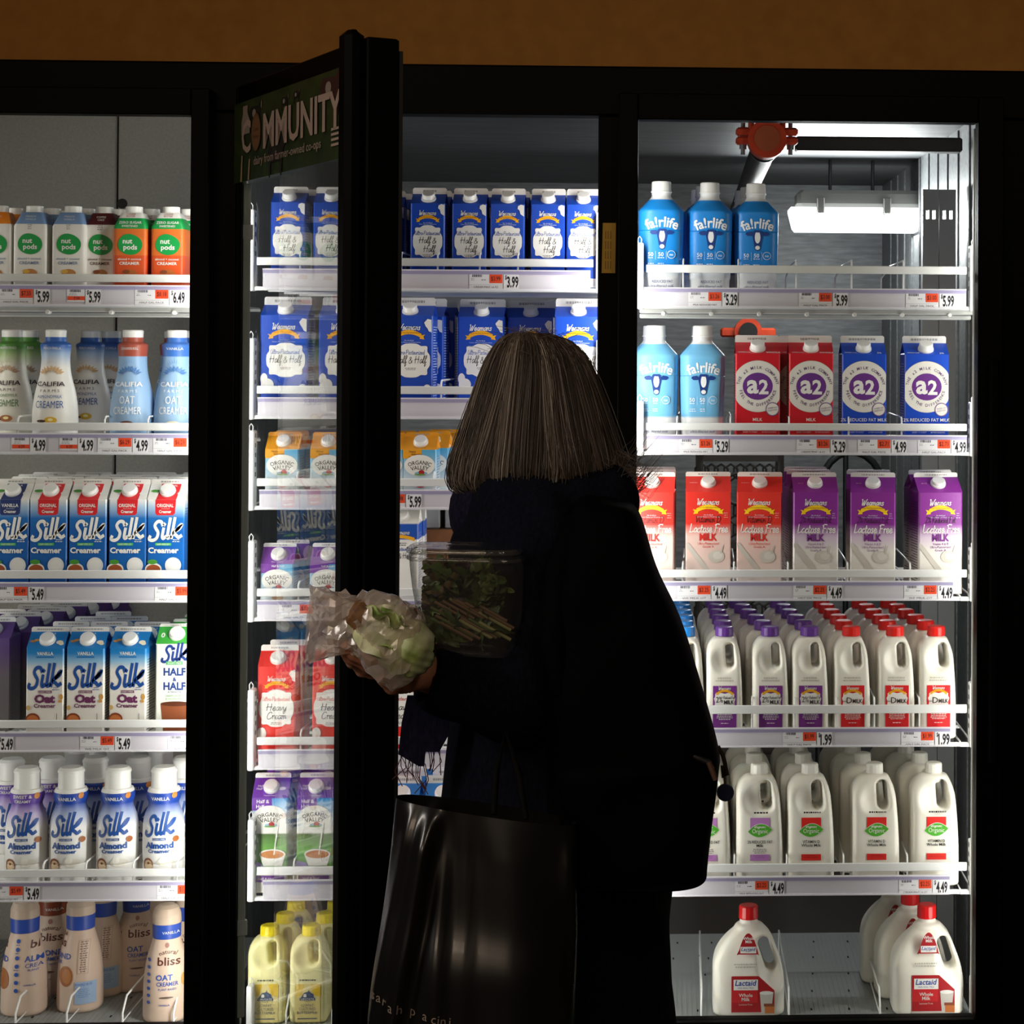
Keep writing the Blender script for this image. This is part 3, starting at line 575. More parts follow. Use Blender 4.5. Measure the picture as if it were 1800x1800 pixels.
def ov(key, desc, w, h, top, gh, tall=False, txt=('Heavy', 'Whipping', 'Cream')):
    fh = .008 if not tall else .01; hs = h - gh - fh
    m = RAMP('valley_' + key, h, ([(0, 'cfc9b8'), (.02, 'dde6ea'), (.25, 'dfe9ee'), (hs / h - .01, '4aaede'), (hs / h, top)] if not tall else [(0, 'ece9e2'), (.16, 'ece9e2'), (.17, '4f9a38'), (.36, '6fae4e'), (.50, '4f7038'), (.515, 'f0efec'), (.62, 'e6eff4'), (hs / h - .01, '3a9ede'), (hs / h, top)]))
    t = C(top); ink = W_ if key != 'gold' else C('5a2c10'); a = w / 2
    zc = hs - .033 if not tall else hs - .040
    q = len(txt); fr = [('r', -a, hs - (.019 if not tall else .026), a * .12, hs, t)]
    for i, s in enumerate(txt): fr.append(('t', s, -a + .006 + .0055 * len(s) * .5, hs - (.0065 if not tall else .011) - i * (.0058 if not tall else .0105), .0042 if not tall else .0075, ink, {'bold': .015}))
    fr += [('e', 0, zc, a * .92, .022 if not tall else .024, C('f4f3ee')), ('t', 'ORGANIC', 0, zc + .002, .0085, C('3a2c26'), {'arc': .05, 'w': w * .66, 'bold': .012}), ('t', 'VALLEY', 0, zc - .0085, .0085, C('3a2c26'), {'arc': .05, 'w': w * .5, 'bold': .012}), ('e', .003, zc - .0165, .013, .004, C('8fb8d8')), ('e', .004, zc - .0145, .006, .0052, C('b0262a')), ('e', .001, zc - .019, .012, .0018, C('6aa04a'))]
    if tall: fr += [('p', [(-.0205, .078), (.0325, .078), (.026, .055), (-.012, .055)], W_), ('e', .006, .079, .0268, .0105, W_), ('e', .006, .0785, .0235, .0082, C('c9834a')), ('p', [(.0165, zc - .01), (.0195, zc - .01), (.0105, .078), (.008, .078)], W_), ('p', [(-a, .066), (-.018, .062), (-.01, .05), (-a, .052)], C('9a86c8')), ('r', -a + .004, .022, a - .006, .035, PURP), ('t', 'Half & Half', -.006, .0265, .0055, W_)]
    else: fr += [('e', .002, .041 if key == 'gold' else .036, .012, .008, C('d8343a') if key == 'gold' else C('d8b08a')), ('r', -a, .016, a, .022, C('4f8f3a'))]
    sl = [('t', 'Organic', -.006, .027 if not tall else .036, .004, ink), ('t', 'Pasture Raised', 0, .004, .003, ink)]
    if tall: sl += [('t', 'Half', -.022, .026, .0055, W_), ('t', 'Half', -.024, .019, .0055, W_), ('e', .022, .022, .008, .004, C('dcd2e8'))]
    return carton('cream_carton', desc, w, w, h, gh, fh, m, fr, sl, cap_r=.0135 if not tall else .0145, cap_s=.52, side=C('7c8088'), finmat=t if key == 'gold' and not tall else None)
K['ov_gold'] = ov('gold', 'golden whipping cream pint', .069, .146, 'f0a41e', .026)
K['ov_purp'] = ov('plum', 'small purple half and half pint', .068, .144, '7a35a0', .032, False, ('Half & Half',))
K['ov_tall'] = ov('tallplum', 'tall purple half and half carton', .073, .239, '6f2fa8', .034, True, ('Half &', 'Half'))
def heavy():
    w, d, h, gh, fh = .077, .07, .237, .028, .012
    m = RAMP('heavy_cream', h, [(0, 'f04038'), (.5, 'ea342c'), (1, 'e02a24')])
    fr = store_logo(.167, .05) + [('p', cloud(0, .111, .036, .039, 8, .06), W_), ('s', 'Ultra-Pasteurized', 0, .1265, .0085, C('d8342c'), {'thick': .1, 'w': .056}), ('s', 'Heavy', 0, .1065, .015, INK, {'thick': .085}), ('s', 'Cream', .001, .089, .015, INK, {'thick': .085, 'w': .04})] + fine(0, .081, .024, 2, INK, .0028, .001) + [('e', -.036, .042, .01, .012, W_), ('p', [(.038, .191), (.029, .188), (.025, .181), (.030, .176), (.032, .168), (.038, .166)], W_)]
    fr = [i for i in fr if not (i[0] == 'e' and i[1] < -.03)] + [('e', -.0295, .060, .009, .012, W_)]
    return carton('cream_carton', 'red heavy cream carton', w, d, h, gh, fh, m, fr, (), cap_r=.0145, cap_s=.48, side=C('f0b0a8'))
K['heavy'] = heavy()
def blue_white(key, desc, stops, txt):
    return carton('cream_carton', desc, .075, .07, .232, .03, .016, RAMP('bw_' + key, .232, stops), [('s', 'Wegmans', .0, .165, .009, W_, {'thick': .12, 'w': .04}), ('b', [(-.03 + .06 * t, .158 + .006 * math.sin(math.pi * t)) for t in np.linspace(0, 1, 9)], [(-.03 + .06 * t, .151 + .006 * math.sin(math.pi * t)) for t in np.linspace(0, 1, 9)], YEL)] + fine(0, .146, .04, 2, INK, .004) + [('s', 'Ultra-Pasteurized', 0, .131, .0085, C('1d4fae'), {'thick': .1, 'w': .05}), ('s', txt, 0, .115, .013, INK, {'thick': .09, 'w': .05})], (), cap_r=.0155, cap_s=.5, side=C('8fa6d8'))
K['bw_a'] = blue_white('a', 'white-topped blue cream carton', [(0, 'f0efec'), (.66, 'f0efec'), (.67, '1c54b8'), (.8, '1c54b8'), (.81, 'f0efec')], 'Half & Half')
K['bw_b'] = carton('cream_carton', 'sky-blue cream carton', .072, .07, .232, .032, .016, RAMP('bw_b', .232, [(0, 'e8eef4'), (.5, '3f8fd8'), (.8, '2f84d4'), (1, '2f84d4')]), [('s', 'Half & Half', 0, .10, .012, W_, {'w': .05})], (), cap_r=.0155, cap_s=.45, side=C('a8c4e4'))

# ---- milk in the last cooler
def fairlife(key, desc, col, sub):
    h = .253; dk = C('123a86'); wt = C('f4f7fa')
    m = RAMP('milk_' + key, h, [(0, 'eef0f2'), (.25, 'eef0f2'), (.27, col), (.86, col), (.868, 'eef0f2')], False)
    prof = [(0, .036, .036, 3), (.006, .041, .041, 3.4), (.05, .043, .043, 3.6), (.055, .0445, .0445, 3.8), (.110, .0465, .0465, 3.8), (.150, .0475, .0475, 3.8), (.152, .0465, .0465, 3.8), (.154, .0475, .0475, 3.8), (.188, .0478, .0478, 3.6), (.197, .046, .046, 3.2), (.222, .0225, .0225, 2), (.230, .0205, .0205, 2), (.236, .0205, .0205, 2)]
    fr = [('t', 'fa!rlife', .002, .160, .0215, wt, {'bold': .022, 'w': .062, 'arc': .07}),
          ('p', [(-.006, .149), (-.012, .1525), (-.021, .151), (-.0235, .1475), (-.019, .1435), (-.010, .1435)], dk), ('p', [(.010, .149), (.016, .1525), (.025, .151), (.0275, .1475), (.023, .1435), (.014, .1435)], dk), ('p', [(-.005, .1555), (.009, .1555), (.0135, .147), (.0105, .133), (.0088, .122), (.0075, .1145), (.002, .1115), (-.0035, .1145), (-.0048, .122), (-.0065, .133), (-.0095, .147)], dk), ('e', .002, .1405, .0058, .0128, wt), ('e', .002, .1185, .0048, .0044, wt)]
    fr += [('t', '50', -.021, .098, .0085, wt, {'bold': .012}), ('t', '50', .0, .098, .0085, wt, {'bold': .012}), ('r', -.011, .091, -.0106, .109, wt), ('r', .0105, .091, .0109, .109, wt), ('e', .021, .1015, .0085, .0085, wt), ('e', .021, .1015, .0075, .0075, C(col)), ('t', 'no', .021, .099, .0055, wt, {'bold': .012})] + fine(-.021, .094, .013, 1, wt) + fine(0, .094, .013, 1, wt) + fine(-.02, .082, .018, 2, wt) + fine(0, .082, .016, 2, wt)
    fr += [('t', sub, .003, .043, .0055, C('2a3f7a'), {'w': .042}), ('t', 'ultra-filtered milk', .001, .0335, .0058, C('2a3f7a'), {'shear': .3, 'w': .05}), ('t', 'LACTOSE FREE', 0, .020, .005, C('2a3f7a'), {'w': .034})]
    return bottle('milk_bottle', desc, prof, m, fr, [(.2335, .0205), (.234, .0222), (.2365, .0222), (.2370, .0208), (.256, .0202), (.2575, .0185)], CAPW, sm=2)
K['f_mid'] = fairlife('mid', 'bright blue plastic milk bottle', '1787dc', 'REDUCED FAT'); K['f_lt'] = fairlife('lt', 'pale blue plastic milk bottle', '74bbe8', 'FAT FREE')
def a2(col, key, desc, kind, sub):
    w, d, h, gh, fh = .093, .09, .238, .024, .015; hs = h - gh - fh; cz = .131; wt = C('e9e6df')
    m = RAMP('a_' + key, h, [(0, col), (1, col)]); R = .0535
    disc = [(max(-w / 2 + .0006, min(w / 2 - .0006, R * math.cos(a))), cz + R * math.sin(a)) for a in np.linspace(0, 2 * math.pi, 64, endpoint=False)]
    fr = [('p', [(u * 1.0, cz + (v - cz) * 1.015) for u, v in disc], C('b9b2a4')), ('p', disc, wt), ('e', 0, cz, .0315, .0285, C('6a2f8a')), ('t', 'a', -.0105, cz - .0135, .040, W_, {'bold': .03}), ('t', '2', .0125, cz - .0155, .030, W_, {'bold': .03})]
    fr += ring_text('THE a2 MILK COMPANY', 0, cz, .039, .0062, C('5a3a70'), 168, 12) + ring_text('FEEL THE DIFFERENCE', 0, cz, .039, .0062, C('5a3a70'), 192, 348, True)
    fr += [('e', .031, cz - .0475, .0145, .0145, C('7a5a90')), ('e', .031, cz - .0475, .0125, .0125, wt), ('t', 'EASIER ON', .031, cz - .0465, .0034, C('7a5a90'), {'w': .019, 'rot': .15}), ('t', 'DIGESTION', .031, cz - .0515, .0034, C('7a5a90'), {'w': .019, 'rot': .15}), ('t', sub, 0, .0585, .0068, W_, {'bold': .01}), ('t', 'EASIER TO DIGEST', -.015, .034, .0035, W_, {'w': .03}), ('t', 'NOT FROM CONCENTRATE', .024, .034, .003, W_, {'w': .03})]
    # the lettering of the ring shares one layer
    sl = [('t', kind, .032, .003, .006, W_, {'bold': .01}), ('t', 'VITAMIN A & D', -.028, .0045, .004, W_, {'w': .026})]
    return carton('milk_carton', desc, w, d, h, gh, fh, m, fr, sl, cap_r=.015, cap_s=.42, cap_h=.016, side=C('d8d0e0'))
K['a2_red'] = a2('cf1126', 'red', 'red milk carton with purple disc', 'WHOLE', 'MILK'); K['a2_blue'] = a2('0b47c2', 'blue', 'blue milk carton with purple disc', '2%', '2% REDUCED FAT MILK')
def lactose(key, desc, col, pale, lines, ink):
    w, d, h, gh, fh = .0945, .09, .252, .03, .0095; hs = h - gh - fh
    m = RAMP('lf_' + key, h, [(0, 'e9e5df'), (.36, pale if key == 'red' else 'ece8e2'), (.47, pale), (.58, col), (1, col)])
    c2 = C(ink)
    fr = store_logo(.186, .063, YELB) + [('p', [(0.046 * math.cos(a), .105 + .07 * math.sin(a)), (0.046 * math.cos(a + .03), .105 + .07 * math.sin(a + .03)), (.02 * math.cos(a), .105 + .035 * math.sin(a))], C(col)) for a in ()]
    fr += [('s', lines, 0, .1490, .0135, C('2a1620'), {'thick': .085, 'w': .052 if key == 'red' else .066}), ('s', 'Lactose Free', .001, .1285, .0175, W_, {'thick': .12, 'w': .082}), ('t', 'MILK', 0, .1115, .0145, c2, {'bold': .045, 'w': .037})]
    fr += ([('t', 'Vitamin A & D', 0, .1025, .0052, c2, {'w': .034})] if key != 'red' else []) + [('t', 'Ultra-Pasteurized', 0, .096 if key != 'red' else .1025, .0052, c2, {'w': .044}), ('t', 'Grade A', 0, .0895 if key != 'red' else .096, .005, c2)]
    fr += [('p', [(-.046, .107), (-.040, .105), (.004, .050), (-.006, .044), (-.046, .098)], C('cfc8c0')), ('e', .017, .078, .017, .013, C('d2cbc2')), ('e', .020, .080, .010, .008, C('dfd9d2')), ('p', [(.03, .102), (.032, .102), (.028, .084), (.024, .084)], C('cbc4ba'))]
    fr += fine(.037, .168, .01, 3, C('c8a8d8' if key != 'red' else 'f0a8a0'), .0045)
    sl = fine(-.03, .030, .018, 1, C('e8c8c8'))
    return carton('milk_carton', desc, w, d, h, gh, fh, m, fr, sl, cap_r=.0145, cap_s=.55, cap_h=.011, side=C('3a2a40' if key != 'red' else '6a2a2a'))
K['lf_red'] = lactose('red', 'red lactose free milk carton', 'e23328', 'eccac2', 'Vitamin D', 'd8302c'); K['lf_purp'] = lactose('purple', 'purple lactose free milk carton', '8a2c96', 'd9c4dc', '2% Reduced Fat', '7a2a8a')
# ---- moulded milk jugs
def jug(name, desc, w, d, h, capcol, front, capd=.0185, caph=.016, big=False, hstep=.0022, tint='f3f0e6', capprint=None):
    a, b = w / 2, d / 2; hb = h - caph; k = w / .076
    def hp(p, ax, p0, p1):
        """signed distance to the half plane left of p0->p1 in the (ax, z) plane"""
        n = np.array((p1[1] - p0[1], -(p1[0] - p0[0]))); n = n / np.linalg.norm(n)
        return (p[..., ax] - p0[0]) * n[0] + (p[..., 2] - p0[1]) * n[1]
    def fn(p):
        x, y, z = p[..., 0], p[..., 1], p[..., 2]
        q = .011 * k
        r = smax(np.abs(x) - a, np.abs(y) - b, q * 1.3)
        if not big:
            r = smax(r, hp(p, 0, (a, hb * .62), (a * .78, hb * .93)), q)
            r = smax(r, hp(p, 0, (a * .86, hb * .89), (.45 * a, hb * 1.0)), q)
            r = smax(r, hp(p, 0, (-.45 * a, hb * 1.0), (-a * .98, hb * .90)), q)
            r = smax(r, hp(p, 1, (b, hb * .80), (.4 * b, hb * 1.0)), q * 1.4); r = smax(r, hp(p, 1, (-.4 * b, hb * 1.0), (-b, hb * .80)), q * 1.4)
            nr = .0145 * min(k, 1.12)
        else:
            r = smax(r, hp(p, 0, (.0765, .085), (.040, .179)), .012); r = smax(r, hp(p, 0, (.050, .165), (.018, .189)), .012)
            r = smax(r, hp(p, 0, (-.0285, .174), (-.055, .151)), .012); r = smax(r, hp(p, 0, (-.055, .151), (-.0755, .112)), .012)
            r = smax(r, hp(p, 1, (b, hb * .6), (.020, hb * .95)), .02); r = smax(r, hp(p, 1, (-.020, hb * .95), (-b, hb * .6)), .02)
            nr = .0185
        r = smax(r, -z, .008)
        r = smax(r, z - hb * (.94 if big else .975), .004)
        rad = np.hypot(x, y)
        if big:
            r = smin(r, np.hypot(rad - .0225, z - hb * .895) - .006, .006)
            A, B, hr = np.array((.0300, .146)), np.array((.0445, .102)), .0115
        else:
            A, B, hr = np.array((.25 * a, hb * .885)), np.array((.30 * a, hb * .73)), .0088 * k
        # front and back scoops either side of the grip
        for s in (-1, 1):
            if not big: r = smax(r, -sd_ell(p, (-.06 * a, s * (b + .002 * k), hb * .80), (.62 * a, .017 * k, hb * .15)), .008 * k)
            else: r = smax(r, -sd_ell(p, (.052, s * (b + .004), .118), (.034, .026, .062)), .012)
        P2 = np.stack([x, z], -1); BA = B - A; t = np.clip(((P2 - A) @ BA) / (BA @ BA), 0, 1)
        dh = np.linalg.norm(P2 - A - t[..., None] * BA, axis=-1) - hr
        r = smax(r, -dh, .006 * k)
        r = smin(r, np.maximum(rad - nr, np.maximum(hb * .9 - z, z - hb)), .004)
        return r
    V, Q = nets(fn, (-a - .01, -b - .01, -.008), (a + .01, b + .01, hb + .006), hstep)
    mb = MB(); mb.add(V, Q, C(tint, .38, sss=.25), True)
    art(mb, lambda u, v, l: (u, -b - l, v), front, lay=.0006)
    mc = MB(); n = 30; R = []
    for z, r in ((hb - .004, capd), (hb - .002, capd + .0006), (h - .003, capd), (h - .001, capd - .0012), (h, capd - .004)):
        R.append([(r * (1 + (.018 if j % 2 and z < h - .002 else 0)) * math.cos(2 * math.pi * j / n), r * (1 + (.018 if j % 2 and z < h - .002 else 0)) * math.sin(2 * math.pi * j / n), z) for j in range(n)])
    mc.loft(R, C(capcol, .32), False)
    if capprint: art(mc, lambda u, v, l: (u, v, h + l), fine(0, 0, capd * 1.1, 1, C(capprint)))
    return Kind(name, desc, 'milk jug', d, [('jug_body', mb.mesh('jug_body')), ('cap', mc.mesh('cap'))])
DATE = C('a8a49c')
def jug_q(key, desc, cap, col):
    c = C(col)
    fr = fine(-.001, .128, .038, 2, C('cdc8be'), .0055, .0028) + [('r', -.0245, .022, .0245, .1135, c), ('p', [(-.0225, .087), (-.020, .091), (-.020, .097), (-.012, .100), (0, .097), (.012, .100), (.020, .097), (.020, .091), (.0225, .087), (.020, .079), (.0215, .069), (-.0215, .069), (-.020, .079)], W_),
          ('s', 'Wegmans', 0, .1055, .0068, W_, {'thick': .13, 'w': .026})] + ribbon(0, .0985, .037, YEL)
    if col != 'df1f26' and col != '2f8fe0': fr += [('t', '2%', -.011, .079, .0125, INK, {'w': .014}), ('s', 'Reduced Fat', .009, .0865, .006, INK, {'thick': .12, 'w': .024}), ('t', 'MILK', .009, .0755, .0085, INK, {'bold': .02, 'w': .021})]
    else: fr += [('t', 'D', -.007, .0765, .013, INK, {'w': .011}), ('t', 'Vitamin', -.0165, .079, .004, INK, {'w': .011}), ('t', 'MILK', .010, .077, .0085, INK, {'bold': .02, 'w': .02})]
    fr += fine(0, .053, .036, 4, W_, .0033, .0014) + fine(0, .035, .022, 1, W_)
    return jug('milk_jug', desc, .0765, .088, .232, cap, fr)
K['j_pur'] = jug_q('p', 'purple-capped quart milk jug', '6d3f9c', '7a2f8c'); K['j_red'] = jug_q('r', 'red-capped quart milk jug', 'e8241f', 'df1f26'); K['j_blu'] = jug_q('b', 'blue-capped quart milk jug', '2f8fe8', '2f8fe0')
def jug_h(desc, col, l1, l2):
    c = C(col); G = C('4fae2c'); T = np.linspace(-1, 1, 15)
    fr = fine(.002, .1545, .036, 1, INK, .004, .0032) + [('r', -.0205, .122, .0205, .1455, c), ('b', [(.026 * t, .119 + .0145 * (1 - t * t) + .002 * t) for t in T], [(.026 * t, .119 - .0145 * (1 - t * t) + .002 * t) for t in T], W_), ('b', [(.0252 * t, .119 + .0135 * (1 - t * t) + .002 * t) for t in T], [(.0252 * t, .119 - .0135 * (1 - t * t) + .002 * t) for t in T], G),
          ('s', 'Wegmans', 0, .1245, .0055, W_, {'thick': .12, 'w': .024}), ('t', 'Organic', 0, .1135, .0095, W_, {'w': .033}), ('t', l1, 0, .0925, .0062, INK, {'bold': .012, 'w': .052 if '%' in l1 else .036}), ('t', l2, 0, .0850, .0062, INK, {'bold': .012})]
    if '%' in l1: fr += fine(0, .0795, .033, 3, C('7a7680'), .0036, .0014)
    fr += [('r', -.0205, .0565, .0205, .0695, c)] + fine(0, .066, .036, 2, C('a02a28') if 'VIT' in l1 else C('8a4a96'), .0035, .001)
    return jug('milk_jug', desc, .099, .097, .25, 'f3f1ea', fr, .0175, .017, capprint='d0704a')
K['h_two'] = jug_h('half gallon jug with lilac label', 'bd7fc6', '2% REDUCED FAT', 'Milk'); K['h_vit'] = jug_h('half gallon jug with red label', 'e32a24', 'VITAMIN D', 'Whole Milk')
def butter():
    D = C('4a5a7a'); c = C('e8c430')
    fr = fine(0, .088, .034, 1, C('5a5a50'), .004, .0032) + [('r', -.026, .004, .026, .082, C('e6d690')), ('p', [(-.026, .082), (-.006, .082), (-.012, .06), (-.026, .055)], c), ('p', [(.026, .082), (.006, .082), (.012, .06), (.026, .055)], c), ('r', -.016, .048, .016, .0535, D), ('p', [(-.014, .0535), (.014, .0535), (.012, .061), (.004, .066), (.003, .071), (.001, .066), (-.007, .064)], D), ('p', [(-.008, .055), (-.002, .055), (-.002, .060), (-.005, .062), (-.008, .060)], W_), ('t', 'UPSTATE', 0, .0492, .0038, W_, {'w': .027}), ('t', 'FARMS', 0, .0445, .003, D),
          ('t', 'LOWFAT', 0, .0355, .006, D, {'w': .026}), ('t', 'CULTURED', 0, .028, .006, D, {'w': .034}), ('t', 'BUTTERMILK', 0, .0205, .006, D, {'w': .042}), ('r', -.02, .010, .02, .012, D)]
    return jug('buttermilk_jug', 'yellow-capped buttermilk jug', .0765, .08, .193, 'f2de1c', fr, tint='f2ecb0')
K['j_yel'] = butter()
def lactaid():
    R1 = C('b01e26'); R2 = C('cf2a30'); BL = C('1f3f9c')
    fr = [('b', [(-.024 + .044 * t, .174 - .046 * (2 * t - 1) ** 2) for t in np.linspace(0, 1, 15)], [(-.026 + .047 * t, .130) for t in np.linspace(0, 1, 15)], R1), ('t', 'Whole', -.001, .1605, .0062, W_, {'bold': .02}), ('t', 'Milk', -.001, .1535, .0062, W_, {'bold': .02}), ('r', -.0185, .1325, .0145, .146, W_), ('t', 'Lactaid', -.002, .1375, .0072, BL, {'shear': .2, 'bold': .015, 'w': .030})] + fine(-.002, .135, .02, 1, GREY) + fine(-.008, .108, .05, 2, C('c2bdb4'), .0055, .0028)
    fr += [('p', [(-.037, .010), (.053, .010), (.053, .055), (.020, .085), (-.037, .085)], R1), ('r', -.037, .002, .053, .010, C('c9c2ba')), ('p', [(-.037, .030), (.018, .030), (.018, .058), (-.037, .058)], R2), ('r', -.0325, .056, .0185, .078, W_), ('t', 'Lactaid', -.007, .0655, .0115, BL, {'shear': .2, 'bold': .02, 'w': .045}), ('t', '100% REAL MILK', -.007, .059, .003, BL, {'w': .034}), ('t', 'Whole', -.007, .042, .0075, W_, {'bold': .01}), ('t', 'Milk', -.007, .0335, .0075, W_, {'bold': .01}), ('t', 'Lactose Free', -.007, .0245, .004, C('f0c8c0')), ('p', [(.0225, .048), (.051, .052), (.046, .008), (.026, .008)], C('cfcac4')), ('e', .036, .05, .014, .004, W_), ('r', .033, .008, .053, .022, C('c8743a')), ('r', .031, .022, .052, .028, C('8a4a30'))]
    return jug('milk_jug', 'wide white milk jug with red label', .150, .10, .220, 'e01c20', fr, .0195, .024, big=True, hstep=.003)
K['lac'] = lactaid()

# ---------------------------------------------------------------- shelves
YS = 0.17
NUM = ['zero', 'one', 'two', 'three', 'four', 'five', 'six']
BAYX = {'first': (-420, 362), 'middle': (440, 1055), 'last': (1124, 1711)}
SIDE = {'first': 'left', 'middle': 'middle', 'last': 'right'}
RANK = ['top', 'second', 'third', 'fourth', 'fifth', 'sixth', 'bottom']
class Shelf: pass
ALL = {}
RAILM = C('d9d6e0', .3); RAILT = C('a9a3c4', .25); CARDM = C('efeef4', .4); ORNG = C('f0502c', .45); PRICE = C('16161e', .5)
def shelf(bay, i, g, r, ref, dividers=(), railx=None, tags=(), what='', brx=None, name=None, dz=-8, slantdiv=False, last=False):
    s = Shelf(); s.bay, s.i = bay, i; s.rank = name or RANK[i]; s.cols = {}; s.n = 0
    x0, x1 = X(BAYX[bay][0], r[0], YS), X(BAYX[bay][1], r[0], YS)
    s.z = Z(ref, r[1] + dz, YS); s.ref = ref; s.py = r[0] - 90; s.x0, s.x1 = x0, x1
    t = thing('wire_shelf', f'white wire shelf holding {what}, {s.rank} in the {SIDE[bay]} cooler', 'shelf', (0, YS, s.z)); s.root = t
    o = Vector((0, YS, s.z)); DEP = .56
    mb = MB(); n = int((x1 - x0) / .024)
    for k in range(n + 1):
        x = x0 + .004 + (x1 - x0 - .008) * k / n; mb.box((x - .0014, .0, -.004), (x + .0014, DEP, -.0012), WIRE)
    for y in (.003, .19, .37, DEP - .004): mb.box((x0, y - .003, -.010), (x1, y + .003, -.004), WIRE)
    mb.box((x0, -.002, -.012), (x1, .003, -.0055), WIRE); mb.build('wire_deck', t)
    gz0, gz1 = Z(ref, g[1], YS) - s.z, Z(ref, g[0], YS) - s.z
    gl, gr = X(BAYX[bay][0] + (12 if bay != 'first' else 0), g[0], YS), X(BAYX[bay][1] - (12 if bay != 'first' else 0), g[0], YS)
    mb = MB(); mb.bbox((gl, -.004, gz0), (gr, 0.0, gz1), WIRE, .0012); mb.build('guard_rail', t)
    rl, rr = railx or (BAYX[bay][0] + 14, BAYX[bay][1] - 14); rl, rr = X(rl, r[0], YS), X(rr, r[0], YS)
    rz0, rz1 = Z(ref, r[1], YS) - s.z, Z(ref, r[0], YS) - s.z
    mb = MB(); mb.bbox((rl, -.012, rz0), (rr, -.007, rz1), RAILM, .0012)
    mb.box((rl, -.0155, rz1 - .0025), (rr, -.010, rz1), C('e4e2ea', .3)); mb.box((rl, -.0132, rz1 - .0095), (rr, -.0119, rz1 - .0025), RAILT); mb.box((rl, -.015, rz0), (rr, -.010, rz0 + .003), C('e4e2ea', .3))
    rail = mb.build('price_rail', t)
    for (tx, old, new, st) in tags:
        mb = MB(); q = .00119; zt = rz1 - .009; xx = X(tx, r[0], YS); mp = lambda u, v, l: (xx + u, -.0123 - l, zt + v)
        wcard = .069; its = [('r', 0, -.031, wcard, 0, CARDM)]
        bars, bx = [], .006
        while bx < .026:
            wd = random.choice((.0006, .001, .0015)); bars.append((bx, -.0062, bx + wd, -.001)); bx += wd + random.choice((.0006, .0012))
        its += [('m', bars, C('4a4a60'))] + fine(.007, -.010, .009, 2, GREY, .0028, .001) + fine(.03, -.0125, .011, 1, C('4a4a52'), .003, .0014)
        its += [('m', [(0, -.0222, wcard, -.0218)], GREY)] + [('t', random.choice(('WE MILK QT', 'HALF GAL PACK', 'CREAM PINT 16 FZ', 'MILK REDUCED FAT')), wcard * .5, -.0285, .0042, C('5a5a62'), {'w': wcard * .72})]
        if st == 'A': its += [('r', .0415, -.0185, wcard - .001, 0, ORNG)] + ([('t', old, .0545, -.0135, .0095, PRICE, {'w': .019})] if old else [])
        else: its = [('r', 0, -.026, .036, 0, CARDM), ('m', bars, C('4a4a60'))] + fine(.012, -.0095, .02, 2, GREY, .003, .001) + [('r', .001, -.0225, .036, -.0145, ORNG), ('t', old, .02, -.021, .0055, PRICE, {'w': .012})]; wcard = .036
        if new: its += [('r', wcard + .0015, -.031, wcard + .033, .0, CARDM), ('t', '$', wcard + .0065, -.0105, .0090, PRICE, {'w': .004, 'bold': .02}), ('t', new, wcard + .0205, -.0265, .0225, PRICE, {'w': .0235, 'bold': .03})]
        art(mb, mp, its, lay=.0003); mb.build('price_tag', rail, f'price tag reading ${new}' if new else f'price tag with orange ${old}')
    for e, bx in enumerate(BAYX[bay] if bay != 'first' else (BAYX[bay][1],)):
        xb = X(bx, r[0], YS); sg = 1 if (e == 0 and bay != 'first') else -1
        zt = gz1 + .098 if bay == 'middle' else gz1 + .045
        mb = MB(); mb.bbox((xb - .0065 + sg * .002, -.010, rz0 - .004), (xb + .0065 + sg * .002, .022, zt), WIRE, .002)
        mb.box((xb + sg * .006, -.004, -.012), (xb + sg * .028, .003, -.005), WIRE)
        mb.tube([(xb - .003, .004, zt - .002), (xb - .004, .004, zt + .008), (xb, .004, zt + .014), (xb + .004, .004, zt + .008), (xb + .003, .004, zt - .002)], .0013, WIRE)
        for k in range(5): mb.box((xb + sg * .0087, .001, zt - .015 - .02 * k), (xb + sg * .0092, .012, zt - .006 - .02 * k), C('55585a'))
        mb.build('side_bracket', t)
    for dx in dividers:
        xd = X(dx, r[0], YS); top = gz1 + .012; mb = MB()
        mb.tube([(xd, .004, -.004), (xd, .004, top - .006), (xd + .0005, .012, top), (xd + .006, .30, top), (xd + .007, .5, top - .02), (xd + .007, .5, -.004)], .0021, WIRE)
        mb.tube([(xd, .004, .012), (xd + .005, .26, .012)], .0016, WIRE, 4); mb.build('divider', t)
    if i == 0 and bay != 'middle':
        mb = MB(); mb.bbox((x0, .03, rz0 - .022), (x1, .045, rz0 - .012), C('b9bab8', .4), .002); mb.bbox((x0, .0, rz0 - .012), (x1, .012, rz0 - .001), C('a9aaa8', .4), .002)
        for k in range(7): xk = x0 + (x1 - x0) * (k + .5) / 7; mb.cyl((xk, .012, rz0 - .0125), (xk, -.004, rz0 - .0125), .0045, .0045, C('d8d8d6', .3), 14, .001)
        mb.build('front_beam', t)
    ALL[(bay, i)] = s; return s
